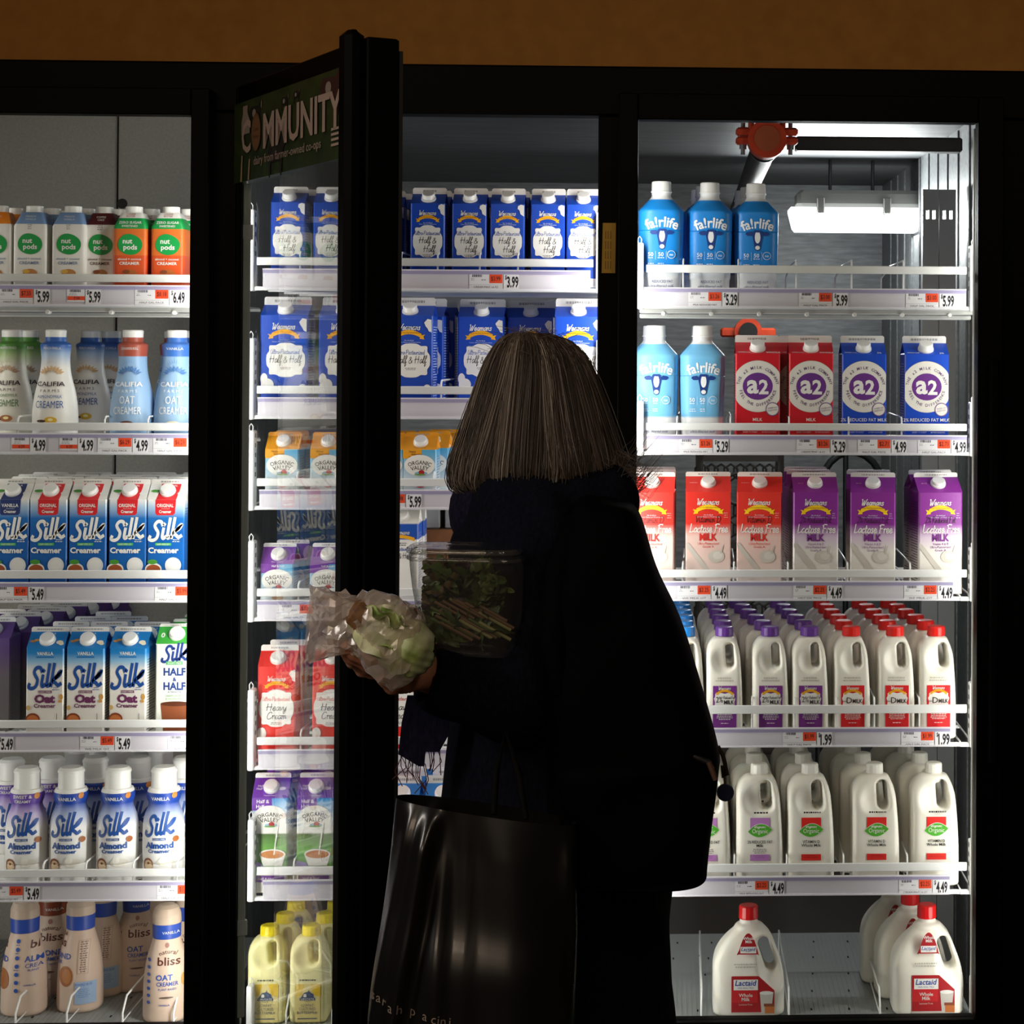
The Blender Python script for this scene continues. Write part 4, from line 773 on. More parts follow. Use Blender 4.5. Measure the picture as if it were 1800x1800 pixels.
def deck(bay, lip, ref, dividers, panel, what):
    """the perforated floor pan at the bottom of a cooler with its wire dividers"""
    s = Shelf(); s.bay, s.rank, s.n = bay, 'bottom', 0; x0, x1 = X(BAYX[bay][0], 1780, YS), X(BAYX[bay][1], 1780, YS)
    s.z = Z(ref, lip + 14, YS); s.py = 1690; s.x0, s.x1 = x0, x1
    t = thing('floor_pan', f'grey slotted floor pan under {what} in the {SIDE[bay]} cooler', 'shelf', (0, YS, s.z))
    mb = MB(); mb.box((x0, -.015, -.03), (x1, .62, -.0005), panel); n = int((x1 - x0) / .0105)
    for k in range(n): x = x0 + (x1 - x0) * k / n; mb.box((x, .0, -.0005), (x + .004, .6, .0004), panel)
    for k in range(int((x1 - x0) / .08)):
        for j in range(5): x = x0 + .04 + .08 * k + .01 * j; y = .06 + .12 * j; mb.box((x, y, .0004), (x + .0035, y + .012, .0008), BLACKM)
    mb.build('slotted_panel', t)
    mb = MB(); mb.bbox((x0, -.022, -.012), (x1, -.014, .006), WIRE, .0015); mb.build('front_lip', t)
    if bay != 'first':
        for e, bx in enumerate(BAYX[bay]):
            if (bay, e) == ('last', 0): continue
            xb = X(bx, 1750, YS); mb = MB(); mb.bbox((xb - .006, -.012, 0.001), (xb + .006, .02, .085), WIRE, .002)
            mb.tube([(xb - .003, .004, .083), (xb - .004, .004, .093), (xb, .004, .099), (xb + .004, .004, .093), (xb + .003, .004, .083)], .0013, WIRE); mb.build('side_bracket', t)
    for dx in dividers:
        xd = X(dx, 1770, YS); mb = MB()
        mb.tube([(xd, .002, .001), (xd, .002, .028), (xd + .001, .03, .055), (xd + .004, .45, .055), (xd + .004, .45, .001)], .0022, WIRE)
        mb.tube([(xd, .004, .01), (xd + .003, .40, .012)], .0017, WIRE, 4); mb.build('divider', t)
    ALL[(bay, 'b')] = s; return s
T = lambda x, o, n, st='A': (x, o, n, st)
L1 = shelf('first', 0, (482, 496), (501, 538), 165, (), None, [T(2, '$7.55', '5.99'), T(121, '7.55', '5.99', 'B'), T(240, '$8.18', '6.49'), T(-120, '$7.55', '5.99')], 'orange and white creamers')
L2 = shelf('first', 1, (743, 757), (761, 797), 165, (30, 183, 259), None, [T(24, '6.29', '4.99', 'B'), T(108, '6.29', '4.99', 'B'), T(175, '$6.29', '4.99'), T(272, '$6.29', None)], 'carafe-shaped bottles')
L3 = shelf('first', 2, (1002, 1017), (1022, 1057), 165, (), None, [T(-8, '$5.49', '5.49'), T(275, '$5.99', '5.99')], 'blue soy creamers')
L4 = shelf('first', 3, (1265, 1279), (1284, 1319), 165, (), None, [T(-62, '$5.49', '5.49'), T(144, '$5.49', '5.49'), T(298, '$5.49', '5.49')], 'oat creamer cartons')
L5 = shelf('first', 4, (1527, 1541), (1546, 1581), 165, (75, 150, 233, 310), None, [T(-16, '$5.49', '5.49'), T(279, '$5.49', '5.49')], 'almond creamer bottles')
LB = deck('first', 1792, 165, (27, 117, 215, 305), C('8f9292', .45), 'beige bottles')
M1 = shelf('middle', 0, (454, 468), (474, 510), 750, (527, 705, 769, 843, 910), (464, 1038), [T(826, '$3.99', '3.99')], 'blue quart cartons')
M2 = shelf('middle', 1, (679, 693), (699, 735), 750, (775,), (455, 1045), [], 'large blue cartons')
M3 = shelf('middle', 2, (841, 855), (860, 894), 750, (522, 590, 762), (458, 1045), [T(655, '$2.98', '5.99')], 'golden cream pints')
M4 = shelf('middle', 3, (1034, 1048), (1053, 1089), 750, (524, 598), (454, 1045), [T(493, '$7.29', '7.29'), T(655, '$2.25', '2.99')], 'purple pints')
M5 = shelf('middle', 4, (1294, 1308), (1314, 1349), 750, (528, 604), (456, 1045), [], 'red cream cartons')
M6 = shelf('middle', 5, (1521, 1536), (1542, 1578), 750, (516, 590), (464, 1045), [T(583, '$4.49', '4.49')], 'tall purple cartons')
MB_ = deck('middle', 1787, 750, (503, 584), C('9a9c92', .45), 'buttermilk jugs')
R1_ = shelf('last', 0, (467, 481), (507, 542), 1420, (1201, 1298, 1400, 1497, 1588), (1132, 1697), [T(1210, '$3.26', '5.29'), T(1404, '$3.00', '5.99'), T(1591, '$3.00', '5.99')], 'three bright blue bottles')
R2_ = shelf('last', 1, (744, 757), (764, 798), 1420, (1190, 1284, 1387, 1492, 1585), (1137, 1698), [T(1194, '$3.26', '5.29'), T(1400, '$3.26', '5.29'), T(1507, '$2.71', '4.99'), T(1612, '$2.71', '4.99')], 'purple-disc cartons')
R3_ = shelf('last', 2, (1001, 1015), (1020, 1054), 1420, (1200, 1290, 1385, 1490, 1600), (1137, 1674), [T(1191, '$2.25', '4.49'), T(1394, '$2.25', '4.49'), T(1588, '$2.25', '4.49')], 'lactose free cartons')
R4_ = shelf('last', 3, (1239, 1254), (1277, 1311), 1420, (1322, 1397, 1470, 1537, 1616), (1137, 1669), [T(1376, '$1.99', '1.99'), T(1583, '$1.99', '1.99')], 'quart milk jugs')
R5_ = shelf('last', 4, (1517, 1532), (1537, 1571), 1420, (1291, 1383, 1483, 1595), (1137, 1668), [T(1292, '$2.25', '4.49'), T(1579, '$2.25', '4.49')], 'half gallon milk jugs')
RB_ = deck('last', 1779, 1420, (1233, 1387, 1547), C('8c9090', .45), 'two columns of wide jugs')

# ---------------------------------------------------------------- stocking the shelves
ORD = ['first', 'second', 'third', 'fourth', 'fifth', 'sixth', 'seventh', 'eighth', 'ninth', 'tenth']
def put(key, s, px, n=1, pitch=None, back=0.0, skew=0.0, yaw=0.0, jit=.0035, py=None, i0=0):
    k = K[key]; ci = s.n; s.n += 1; yf = YS + .013 + back; x = X(px, py or s.py, yf); pitch = pitch or k.d * 1.03
    wh = 'bottom pan' if s.rank == 'bottom' else f'{s.rank} shelf'
    for i in range(i0, n):
        lab = f"{k.desc}, {'front' if i == 0 else ORD[i] + ' back'} in {ORD[ci]} column, {wh}, {SIDE[s.bay]} cooler"
        t = thing(k.name, lab, k.cat, (x + skew * i + (random.uniform(-jit, jit) if i else 0), yf + k.d / 2 + i * pitch, s.z), yaw + (random.uniform(-.05, .05) if i else 0), f'{k.cat}s on the {wh} of the {SIDE[s.bay]} cooler')
        for nm, me in k.parts: link(nm, me, t)
for key, px, n in (('np_org', -10, 3), ('np_blue', 52, 4), ('np_blue', 120, 3), ('np_mar', 176, 3), ('np_oz', 228, 4), ('np_oz', 294, 3)):
    put(key, L1, px, n, skew=.012 if px < 200 else .022, back=.02 if key == 'np_mar' else (0.0 if key == 'np_oz' else .006), jit=.006)
put('c_grn', L2, 8, 2, back=.10, skew=.004); put('c_van', L2, 86, 1); put('c_van', L2, 148, 2, back=.24, skew=.018); put('c_cin', L2, 223, 2, skew=.008, pitch=.3); put('c_ovan', L2, 301, 3, skew=.02, yaw=.08)
for i, (key, px) in enumerate((('s_navy', 18), ('s_red', 85), ('s_red', 154), ('s_red', 224), ('s_red', 291))): put(key, L3, px, 4, skew=.004 * (i % 3 - 1) + .004, pitch=.075, jit=.008)
put('s_plum', L4, -84, 6, i0=2, back=.12, skew=.028, pitch=.08); put('s_plum', L4, -14, 6, back=.15, skew=.026, pitch=.085)
put('s_oat', L4, 79, 4, skew=.020, pitch=.08); put('s_oat', L4, 150, 3, skew=.018, pitch=.08); put('s_oat', L4, 226, 2, skew=.02, yaw=-.06); put('s_hh', L4, 307, 4, skew=.010)
put('a_swt', L5, -42, 2, skew=.03, i0=1); put('a_swt', L5, 36, 4, skew=.022, pitch=.1); put('a_van', L5, 114, 4, skew=.022, pitch=.1); put('a_van', L5, 197, 3, skew=.018, pitch=.1); put('a_van', L5, 279, 4, skew=.016, pitch=.1)
put('b_ico', LB, 31, 1, back=.05, yaw=.0); put('b_brn', LB, 80, 2, back=.18, skew=.01); put('b_alm', LB, 130, 2, back=.07, skew=.02); put('b_oat', LB, 229, 2, back=.20, skew=.03, yaw=.2); put('b_oat', LB, 283, 3, back=0.0, skew=.02, pitch=.13, yaw=.14)
for px in (506, 581, 665, 752, 825, 892, 963, 1025): put('hh_q', M1, px, 4, skew=.003 if px > 700 else .006, pitch=.074, jit=.002, back=.0 if px != 665 else .02)
for px, n, bk in ((499, 1, .0), (602, 1, .01), (719, 3, .0), (845, 2, .11), (932, 2, .16), (1016, 2, .0)): put('hh_h', M2, px, n, back=bk, skew=.014, pitch=.094, jit=.002)
for px, n, sk in ((496, 2, 0), (575, 1, 0), (680, 2, .012), (738, 3, .016)): put('ov_gold', M3, px, n, skew=sk, pitch=.074)
put('ov_purp', M4, 487, 2, skew=.012); put('ov_purp', M4, 574, 1); put('bw_a', M4, 703, 2, pitch=.075)
put('heavy', M5, 486, 2, skew=.005); put('heavy', M5, 582, 2, skew=.004); put('heavy', M5, 702, 2, skew=.004)
put('ov_tall', M6, 474, 3, skew=.01); put('ov_tall', M6, 553, 3, skew=.008); put('bw_b', M6, 706, 3, skew=.006, yaw=-.05); put('bw_b', M6, 777, 2, skew=.004)
put('j_yel', MB_, 467, 3, skew=.012, pitch=.09); put('j_yel', MB_, 541, 3, skew=.012, pitch=.09)
for px, n, bk in ((1162, 1, 0), (1248, 3, .02), (1330, 3, .035)): put('f_mid', R1_, px, n, back=bk, skew=-.010, pitch=.1)
put('f_lt', R2_, 1152, 2, skew=-.006); put('f_lt', R2_, 1235, 2, skew=.002)
for key, px, n in (('a2_red', 1332, 1), ('a2_red', 1426, 2), ('a2_blue', 1519, 1), ('a2_blue', 1629, 1)): put(key, R2_, px, n, skew=-.012)
for key, px, n, yw, bk in (('lf_red', 1147, 3, -.05, 0), ('lf_red', 1245, 1, 0, .012), ('lf_red', 1337, 1, -.06, .008), ('lf_purp', 1433, 3, .03, 0), ('lf_purp', 1538, 2, -.1, -.003), ('lf_purp', 1649, 2, .12, 0)): put(key, R3_, px, n, yaw=yw, back=bk, skew=.002 if px != 1433 else -.004, pitch=.094)
for key, px, sk in (('j_blu', 1206, -.001), ('j_pur', 1274, -.002), ('j_pur', 1355, -.011), ('j_pur', 1425, -.008), ('j_red', 1499, -.006), ('j_red', 1577, -.006), ('j_red', 1650, -.010)): put(key, R4_, px, 6, skew=sk, pitch=.0905, jit=.002)
for key, px, sk in (('h_two', 1243, 0), ('h_two', 1336, -.004), ('h_vit', 1426, -.005), ('h_vit', 1541, -.014), ('h_vit', 1646, -.018)): put(key, R5_, px, 4, skew=sk, pitch=.105)
put('lac', RB_, 1317, 1, back=.01); put('lac', RB_, 1634, 3, skew=-.022, back=.005, pitch=.105)
# ---------------------------------------------------------------- the room
zHT, zGT = Z(900, 114, 0), Z(900, 212, 0); zGB = Z(900, 1788, 0)
GALV = NOISE('galvanised', '74777a', '96999b', 60, .45, .45, bump=.15, stretch=(.2, 1, 1.4)); PANEL = NOISE('embossed_panel', 'a9a79e', 'b7b5ac', 160, .55, 0, bump=.5, dist=.0015)
TANW = NOISE('tan_plaster', '946323', 'a06d2b', 30, .9, 0, bump=.2); DARKC = NOISE('dark_panel', '55575a', '6a6c6e', 9, .6, .1, stretch=(.5, 3, 1))
mb = MB(); mb.box((-4, .02, zHT + .002), (4, .14, 3.9), TANW); struct('wall_front', mb, 'tan wall above the dairy cooler', 'wall')
mb = MB(); mb.box((-5, -9, -.05), (5, 3.4, 0), C('4a443e', .3)); struct('floor', mb, 'smooth floor in front of the dairy cooler', 'floor')
xb1 = X(404, 700, .80); xs = X(204, 500, .80)
mb = MB()
for a, b in ((-2.6, xs - .0025), (xs + .0025, xb1)): mb.bbox((a, .80, .0), (b, .86, 2.6), PANEL, .003)
hx, hz_ = X(215, 358, .8), Z(215, 358, .8); mb.cyl((hx, .80, hz_), (hx, .7985, hz_), .012, .012, C('2a2622', .7), 20); mb.box((-2.6, .812, 0), (xb1, .87, 2.6), BLACKM); struct('wall_back', mb, 'grey embossed panel wall behind the first cooler', 'wall')
mb = MB(); mb.box((-2.6, .0 + .14, 2.30), (xb1 - .0, .9, 2.34), PANEL); mb.box((xb1 - .02, .14, 2.205), (2.4, 3.4, 2.25), DARKC); struct('ceiling', mb, 'metal ceiling of the cold room', 'ceiling')
xr = X(1768, 700, .2)
mb = MB(); mb.box((xr + .06, .14, 0), (xr + .10, 3.4, 2.205), GALV)
for k in range(14): y = .3 + .2 * k; mb.box((xr + .056, y, 0), (xr + .06, y + .03, 2.2), GALV)
struct('wall_right', mb, 'ribbed metal side wall of the cold room', 'wall')
mb = MB(); mb.box((xb1 - .1, 3.2, 0), (xr + .1, 3.26, 2.205), GALV); struct('wall_rear', mb, 'galvanised rear wall of the cold room', 'wall')
mb = MB(); mb.box((xb1 - .06, .87, 0), (xb1 - .01, 3.2, 2.205), DARKC); struct('wall_left', mb, 'dark side wall of the cold room', 'wall')
# beam, fixture, pipe, posts, crates and hand truck in the cold room
BX = X(1397, 252, 1.15)
mb = MB(); mb.bbox((BX, 1.10, Z(1500, 265, 1.10)), (xr + .04, 1.16, Z(1500, 240, 1.10)), C('3c3a38', .5, .2), .004); mb.build('ceiling_beam'); tag(bpy.data.objects['ceiling_beam'], 'dark beam crossing under the cold room ceiling', 'beam')
fx0, fx1 = X(1388, 380, 2.2), X(1700, 380, 2.2); fz0, fz1, fz2 = Z(1500, 407, 2.2), Z(1500, 367, 2.2), Z(1500, 336, 2.2)
ft = thing('ceiling_light', 'long lit strip light with ribbed lens in the cold room', 'light', ((fx0 + fx1) / 2, 2.2, fz1)); hw = (fx1 - fx0) / 2
mb = MB(); mb.bbox((-hw + .02, -.05, .001), (hw, .09, fz2 - fz1), C('8d8b86', .5), .012); mb.build('housing', ft)
LENS = EMIT('lamp_lens', 'f4faff', 2.2)
mb = MB(); ring = lambda z, k: [(-hw + k, -.065 + k, z), (hw - k, -.065 + k, z), (hw - k, .105 - k, z), (-hw + k, .105 - k, z)]
mb.loft([ring(0, 0), ring(-.01, 0), ring(fz0 - fz1 + .01, .012), ring(fz0 - fz1, .02)], LENS, False); mb.build('lens', ft)
for px in (1443, 1560): 
    mb = MB(); xx = X(px, 370, 2.12) - (fx0 + fx1) / 2; mb.bbox((xx - .012, -.078, -.022), (xx + .012, -.052, .03), C('7a7874', .4, .3), .003); mb.build('clip', ft)
for px in (1460, 1535):
    mb = MB(); xx = X(px, 330, 2.2) - (fx0 + fx1) / 2; mb.tube([(xx, .02, fz2 - fz1), (xx, .02, 2.205 - fz1)], .006, C('3a3a3a')); mb.build('hanger_rod', ft)
area('strip_light_lamp', ((fx0 + fx1) / 2, 2.22, fz0 - .01), ((fx0 + fx1) / 2, 2.22, 0), .8, .12, 7, (.95, .98, 1.0))
area('strip_light_lamp', ((fx0 + fx1) / 2, 2.12, fz0 + .03), ((fx0 + fx1) / 2, 1.2, 2.2), .8, .04, 20, (.95, .98, 1.0))
area('strip_light_lamp', ((fx0 + fx1) / 2, 2.32, fz0 + .03), ((fx0 + fx1) / 2, 3.2, fz0 - .1), .8, .04, 2, (.95, .98, 1.0))
pt = thing('sprinkler_pipe', 'black pipe with orange clamp running back under the ceiling', 'pipe', tuple(P(1348, 245, .45)))
mb = MB(); mb.tube([(0, .02, -.005), (.03, 2.7, .015)], .030, C('1c1c1c', .5), 20); mb.tube([(.002, .16, -.003), (.0025, .18, -.003)], .034, C('353535', .35, .3), 20); mb.build('pipe', pt)
ORC = NOISE('orange_enamel', 'c2391c', 'd84a24', 40, .45)
mb = MB(); mb.cyl((0, -.02, 0), (0, .035, 0), .043, .043, ORC, 32); mb.cyl((0, -.022, 0), (0, -.019, 0), .029, .029, C('b0502a', .6), 28)
for s in (-1, 1):
    mb.bbox((s * .052 - .017, -.012, .008), (s * .052 + .017, .028, .026), ORC, .005); mb.bbox((s * .052 - .017, -.012, -.012), (s * .052 + .017, .028, .006), ORC, .005)
    mb.bbox((s * .035 - .006, -.012, .0), (s * .035 + .006, .028, .046), ORC, .004)
mb.build('clamp', pt, 'orange pipe clamp')
for s in (-1, 1):
    mb = MB(); mb.cyl((s * .053, .008, -.034), (s * .053, .008, .045), .005, .005, STEEL, 10); mb.cyl((s * .053, .008, -.022), (s * .053, .008, -.012), .009, .009, STEEL, 6); mb.build('bolt', pt, 'steel bolt')
mb = MB(); mb.tube([(0, 0, 0), (.12, .01, .0)], .030, C('2c2c2c', .35, .3), 16); 
c2 = thing('pipe_coupling', 'orange pipe coupling seen low behind the red cartons', 'pipe fitting', tuple(P(1315, 583, 2.5)))
mb = MB(); mb.cyl((0, -.02, 0), (0, .04, 0), .045, .045, ORC, 24); mb.bbox((-.09, -.01, -.018), (.09, .03, .012), ORC, .006); mb.build('clamp', c2)
mb = MB(); mb.cyl((0, -.03, 0), (0, .7, 0), .03, .03, C('2c2c2c', .35, .3), 16); mb.build('pipe', c2)
for a, b, w_ in ((1622, 1650, 'slotted grey upright post beside the strip light'), (1651, 1680, 'slotted grey upright post next to the ribbed side wall')):
    x0, x1 = X(a, 450, 1.2), X(b, 450, 1.2); zt = Z(1650, 333, 1.2); zs = Z(1650, 377, 1.2); mm = C('a6a8a8', .5, .1); mb = MB(); q = (x1 - x0) / 5
    for k in (0, 2, 4): mb.box((x0 + q * k, 1.2, 0), (x0 + q * (k + 1), 1.23, zt), mm)
    for k in (1, 3): mb.box((x0 + q * k, 1.2, zs + .012), (x0 + q * (k + 1), 1.23, zt), mm); mb.box((x0 + q * k, 1.2, 0), (x0 + q * (k + 1), 1.23, zs - .012), mm)
    tag(mb.build('upright_post'), w_, 'post')
CR = C('3b352f', .5); cx0, cx1 = X(1225, 850, 2.4), X(1378, 850, 2.4); ch = Z(1300, 792, 2.4) / 4; cw = cx1 - cx0
mb = MB()
for a, b in (((0, 0, 0), (cw, .012, .03)), ((0, 0, ch - .035), (cw, .012, ch - .002)), ((0, 0, 0), (.02, .012, ch - .002)), ((cw - .02, 0, 0), (cw, .012, ch - .002)), ((0, 0, 0), (.012, .3, ch - .002)), ((cw - .012, 0, 0), (cw, .3, ch - .002)), ((0, 0, 0), (cw, .3, .008))): mb.box(a, b, CR)
cc = (cw / 2, .006, ch * .62); mb.tube([(cc[0] + .062 * math.cos(a), .006, cc[2] + .05 * math.sin(a)) for a in np.linspace(0, 2 * math.pi, 25)], .006, CR)
for i in range(9):
    for j in range(4):
        x = cw * (i + .5) / 9; z = .04 + (ch - .08) * (j + .5) / 4
        if math.hypot((x - cc[0]) / 1.2, z - cc[2]) < .05: continue
        mb.tube([(x + .024 * math.cos(a), .006, z + .026 * math.sin(a)) for a in np.linspace(.52, .52 + 2 * math.pi, 7)], .0035, CR, 4)
cm = mb.mesh('milk_crate')
for k, wd in enumerate(('lowest', 'second lowest', 'second highest', 'topmost')):
    o = link('milk_crate', cm, None, None, (cx0, 2.4, k * ch)); tag(o, f'dark lattice milk crate, {wd} of the stack behind the red lactose free cartons', 'crate', 'stacked milk crates in the cold room')
ht = thing('hand_truck', 'dark tubular hand truck with hooped top in the cold room', 'hand truck', (X(1500, 850, 2.5), 2.5, 0))
zt = Z(1500, 796, 2.5); mb = MB(); q = (X(1556, 850, 2.5) - X(1440, 850, 2.5)) / 2
mb.tube([(-q, 0, .1), (-q, .05, zt - .14)] + [(-q * math.cos(a), .06, zt - .14 + .14 * math.sin(a)) for a in np.linspace(0, math.pi, 12)] + [(q, .05, zt - .14), (q, 0, .1)], .012, C('24282a', .4, .3), 8); mb.tube([(-.02, .03, .1), (-.02, .06, zt)], .010, C('24282a', .4, .3)); mb.build('tubular_frame', ht)
mb = MB(); mb.box((-q, -.22, .0), (q, .02, .012), C('24282a', .4, .3)); mb.box((-q, -.0, .0), (q, .02, .3), C('24282a', .4, .3)); mb.build('toe_plate', ht)
for s in (-1, 1): mb = MB(); mb.cyl((s * (q + .01), .09, .1), (s * (q + .055), .09, .1), .1, .1, C('151515', .7), 24); mb.build('wheel', ht)
# cardboard stock between the third and fourth shelf of the middle cooler
CB = NOISE('cardboard', '6b4222', '7a4e2a', 50, .8)
y0 = YS + .20; z4 = M4.z
mb = MB(); x0, x1 = X(700, 940, y0), X(868, 940, y0); mb.bbox((x0, y0, z4 + .001), (x1, y0 + .3, Z(760, 931, y0)), CB, .002); o = mb.build('cardboard_box'); tag(o, 'brown cardboard box behind the white-topped cream cartons', 'box')
zb = Z(760, 931, y0) + .001
for a, b, w_ in ((690, 767, 'grey printed carton on the brown box beside the door edge'), (776, 792, 'narrow grey carton on the brown box, next to the printed one'), (803, 845, 'grey carton on the brown box close to the woman')):
    mb = MB(); x0, x1 = X(a + 6, 910, y0 + .02), X(b + 6, 910, y0 + .02); zt = zb + .062; mb.bbox((x0, y0 + .02, zb), (x1, y0 + .2, zt), C('9a9c9e', .5), .002)
    if b - a > 30: art(mb, lambda u, v, l: ((x0 + x1) / 2 + u, y0 + .02 - l, zb + v), fine(0, .044, .06, 1, C('5a5f64'), h=.006) + fine(0, .026, .05, 1, C('5a5f64'), h=.004))
    tag(mb.build('stock_carton'), w_, 'carton', 'stock cartons on the brown box')
# boxes of stock carried between top product rows are not visible from the aisle

# ---------------------------------------------------------------- cooler frame and doors
cf = thing('cooler_frame', 'black metal front frame of the three-door dairy cooler', 'cooler frame', (0, 0, 0))
mb = MB(); mb.bbox((-3, 0.0, zGT + .012), (3, .06, zHT), BLACK, .004); mb.box((-3, .06, zHT - .02), (3, .16, zHT), BLACKM); mb.build('header', cf)
mb = MB(); mb.bbox((-3, 0, 0.0), (3, .06, zGB - .05), BLACK, .004); mb.build('sill', cf)
for i, (a, b) in enumerate(((-340, -262), (343, 411), (1048, 1092), (1752, 1830))):
    mb = MB(); mb.bbox((X(a, 900, 0), .0, zGB - .05), (X(b, 900, 0), .058, zGT + .012), BLACK, .003); mb.build('mullion', cf)
    mb = MB(); xm = X(MULL[i], 900, .06); wl, wr = {0: (.03, .05), 1: (.04, X(430, 900, .062) - xm), 2: (.034, .034), 3: (xm - X(1709, 900, .062), .04)}[i]
    mb.bbox((xm - wl, .060, .26), (xm + wr, .071, zGT), C('dfe3dc', .35), .002); mb.build('led_strip', cf, 'white strip light housing behind an upright')
mb = MB(); art(mb, lambda u, v, l: (X(1071, 436, 0) + u, -.0005 - l, Z(1071, 436, 0) + v), [('p', [(-.013, .05), (.013, .05), (.012, -.05), (-.015, -.05)], C('c79a10', .5))] + [('m', [(-.008 + .005 * i, -.042 + .02 * j, -.0065 + .005 * i, -.026 + .02 * j) for i in range(3) for j in range(4)], C('6a5210'))]); mb.build('warning_sticker', cf, 'yellow printed sticker')
GLASS = CLEAR('door_glass', 'f8f9f7', .0, f0=.035, gain=1.5)
def closed_door(gx0, gx1, ox0, ox1, label):
    t = thing('cooler_door', label, 'cooler door', (X(ox0, 900, 0), -.046, 0)); bx = X(ox0, 900, 0)
    X0, X1, G0, G1 = 0, X(ox1, 900, 0) - bx, X(gx0, 900, -.04) - bx, X(gx1, 900, -.04) - bx; zt, zb = zGT + .052, zGB - .075
    mb = MB()
    for lo, hi in (((X0, 0, zb), (G0, .044, zt)), ((G1, 0, zb), (X1, .044, zt)), ((G0, 0, zGT), (G1, .044, zt)), ((G0, 0, zb), (G1, .044, zGB))): mb.bbox(lo, hi, BLACK, .002)
    mb.build('door_frame', t)
    mb = MB(); mb.box((G0, .018, zGB), (G1, .023, zGT), GLASS); mb.build('glass_pane', t)
    return t, X1
t, X1 = closed_door(-255, 331, -300, 372, 'closed black-framed glass door over orange and white creamers')
mb = MB(); mb.bbox((.012, -.03, .8), (.03, -.012, 1.6), BLACK, .004); mb.box((.015, -.013, .82), (.027, .0, .84), BLACK); mb.box((.015, -.013, 1.56), (.027, 0, 1.58), BLACK); mb.build('handle', t)
t, X1 = closed_door(1118, 1717, 1085, 1756, 'closed black-framed glass door over milk jugs and purple-disc cartons')
mb = MB(); mb.bbox((X1 - .03, -.03, .8), (X1 - .012, -.012, 1.6), BLACK, .004); mb.box((X1 - .027, -.013, .82), (X1 - .015, .0, .84), BLACK); mb.box((X1 - .027, -.013, 1.56), (X1 - .015, 0, 1.58), BLACK); mb.build('handle', t)
# the open door
Xh = X(410, 700, -.02); Yf = -.694; Xf = X(641, 700, Yf); th = math.atan2(-(Yf + .02), Xf - Xh); DW = math.hypot(Xf - Xh, Yf + .02); DT = .056
od = thing('cooler_door', 'open black glass door with cow pasture banner across its top', 'cooler door', (Xh, -.02, 0), -th)
zt, zb = Z(408, 153, -.02), zGB - .075; gx0, gx1 = .016, DW - .052
mb = MB()
for lo, hi in (((0, 0, zb), (gx0, .012, zt)), ((gx1, 0, zb), (DW, DT, zt)), ((gx0, 0, zt - .036), (gx1, .02, zt)), ((gx0, 0, zb), (gx1, .03, zGB))): mb.bbox(lo, hi, BLACK, .003)
mb.build('door_frame', od)
mb = MB(); mb.box((gx0, .006, zGB), (gx1, .011, zt - .036), GLASS); mb.build('glass_pane', od)
mb = MB(); mb.bbox((.0, .0145, zGB + .01), (.008, .030, zt - .19), C('cfd9cf', .35), .001); mb.bbox((-.001, .013, zt - .30), (.010, .034, zt - .27), C('e0e6e0', .35), .001); mb.bbox((-.001, .013, zGB + .17), (.010, .034, zGB + .20), C('e0e6e0', .35), .001); mb.build('edge_strip', od, 'pale strip along the hinge edge')
mb = MB(); mb.bbox((DW - .05, -.034, zb + .01), (DW - .004, -.0005, zt + .012), BLACK, .01); mb.build('handle', od, 'full-height edge handle')
mb = MB(); mb.box((DW - .02, DT, zb + .02), (DW, DT + .006, zt - .02), C('141414', .7)); mb.build('gasket', od)
bz = zt - .036 - .155; BAN = NOISE('pasture_print', '1f2f10', '3a441c', 14, .5, stretch=(1, 1, 2.5)); GRS = NOISE('grass_print', '18280d', '2e4016', 30, .5)
mb = MB(); mb.box((.004, -.003, bz), (gx1, -.0015, bz + .155), BAN); bl = C('15120f', .6); wh = C('93857a', .6); wt = C('b39c8e', .6); mr = C('3a1a16', .6)
cow = lambda x, z, s, c, d: [('p', [(x + s * u, z + s * v) for u, v in ((-1, .3), (-.7, .55), (.5, .5), (.8, .75), (1.2, .7), (1.25, .45), (.95, .3), (.8, -.1), (.75, -.7), (.6, -.7), (.55, -.15), (-.6, -.15), (-.65, -.7), (-.8, -.7), (-.85, 0))], c), ('e', x - s * .2, z + s * .2, s * .28, s * .2, d), ('e', x + s * 1.0, z + s * .52, s * .07, s * .2, d)]
its = [('r', .004, 0, gx1, .055, GRS)] + cow(.145, .118, .04, bl, wh) + cow(.33, .125, .022, bl, wh) + cow(.40, .13, .018, bl, wh) + cow(.59, .115, .055, mr, wh) + cow(.28, .03, .05, C('1c1712', .6), C('2a241c', .6)) + [('p', [(.07, .145), (.10, .145), (.10, .13), (.115, .115), (.115, .09), (.06, .09), (.06, .115), (.07, .13)], wh), ('p', [(.062, .05), (.055, .0), (.066, .0), (.070, .05)], C('a8926c', .6)), ('p', [(.112, .04), (.104, .0), (.114, .0), (.120, .04)], C('a8926c', .6))]
its += [('t', 'C', .093, .055, .064, wt, {'bold': .02, 'w': .060}), ('e', .158, .088, .030, .036, C('6a4824', .6)), ('e', .158, .088, .026, .031, C('7a5630', .6)), ('t', 'Cheese', .158, .09, .009, C('4a2c14')), ('t', 'Spread', .158, .076, .009, C('4a2c14')), ('t', 'MMUNITY', .43, .054, .066, wt, {'bold': .025, 'w': .45}), ('t', 'dairy from farmer-owned co-ops', .345, .026, .017, wt, {'w': .40})] + [('m', [(.60, .05 - .009 * i, .60 + .06 + .01 * (i % 2), .0545 - .009 * i) for i in range(4)], wt)]
art(mb, lambda u, v, l: (u, -.003 - l, bz + v), its); mb.build('banner', od, 'printed pasture banner lettered COMMUNITY')
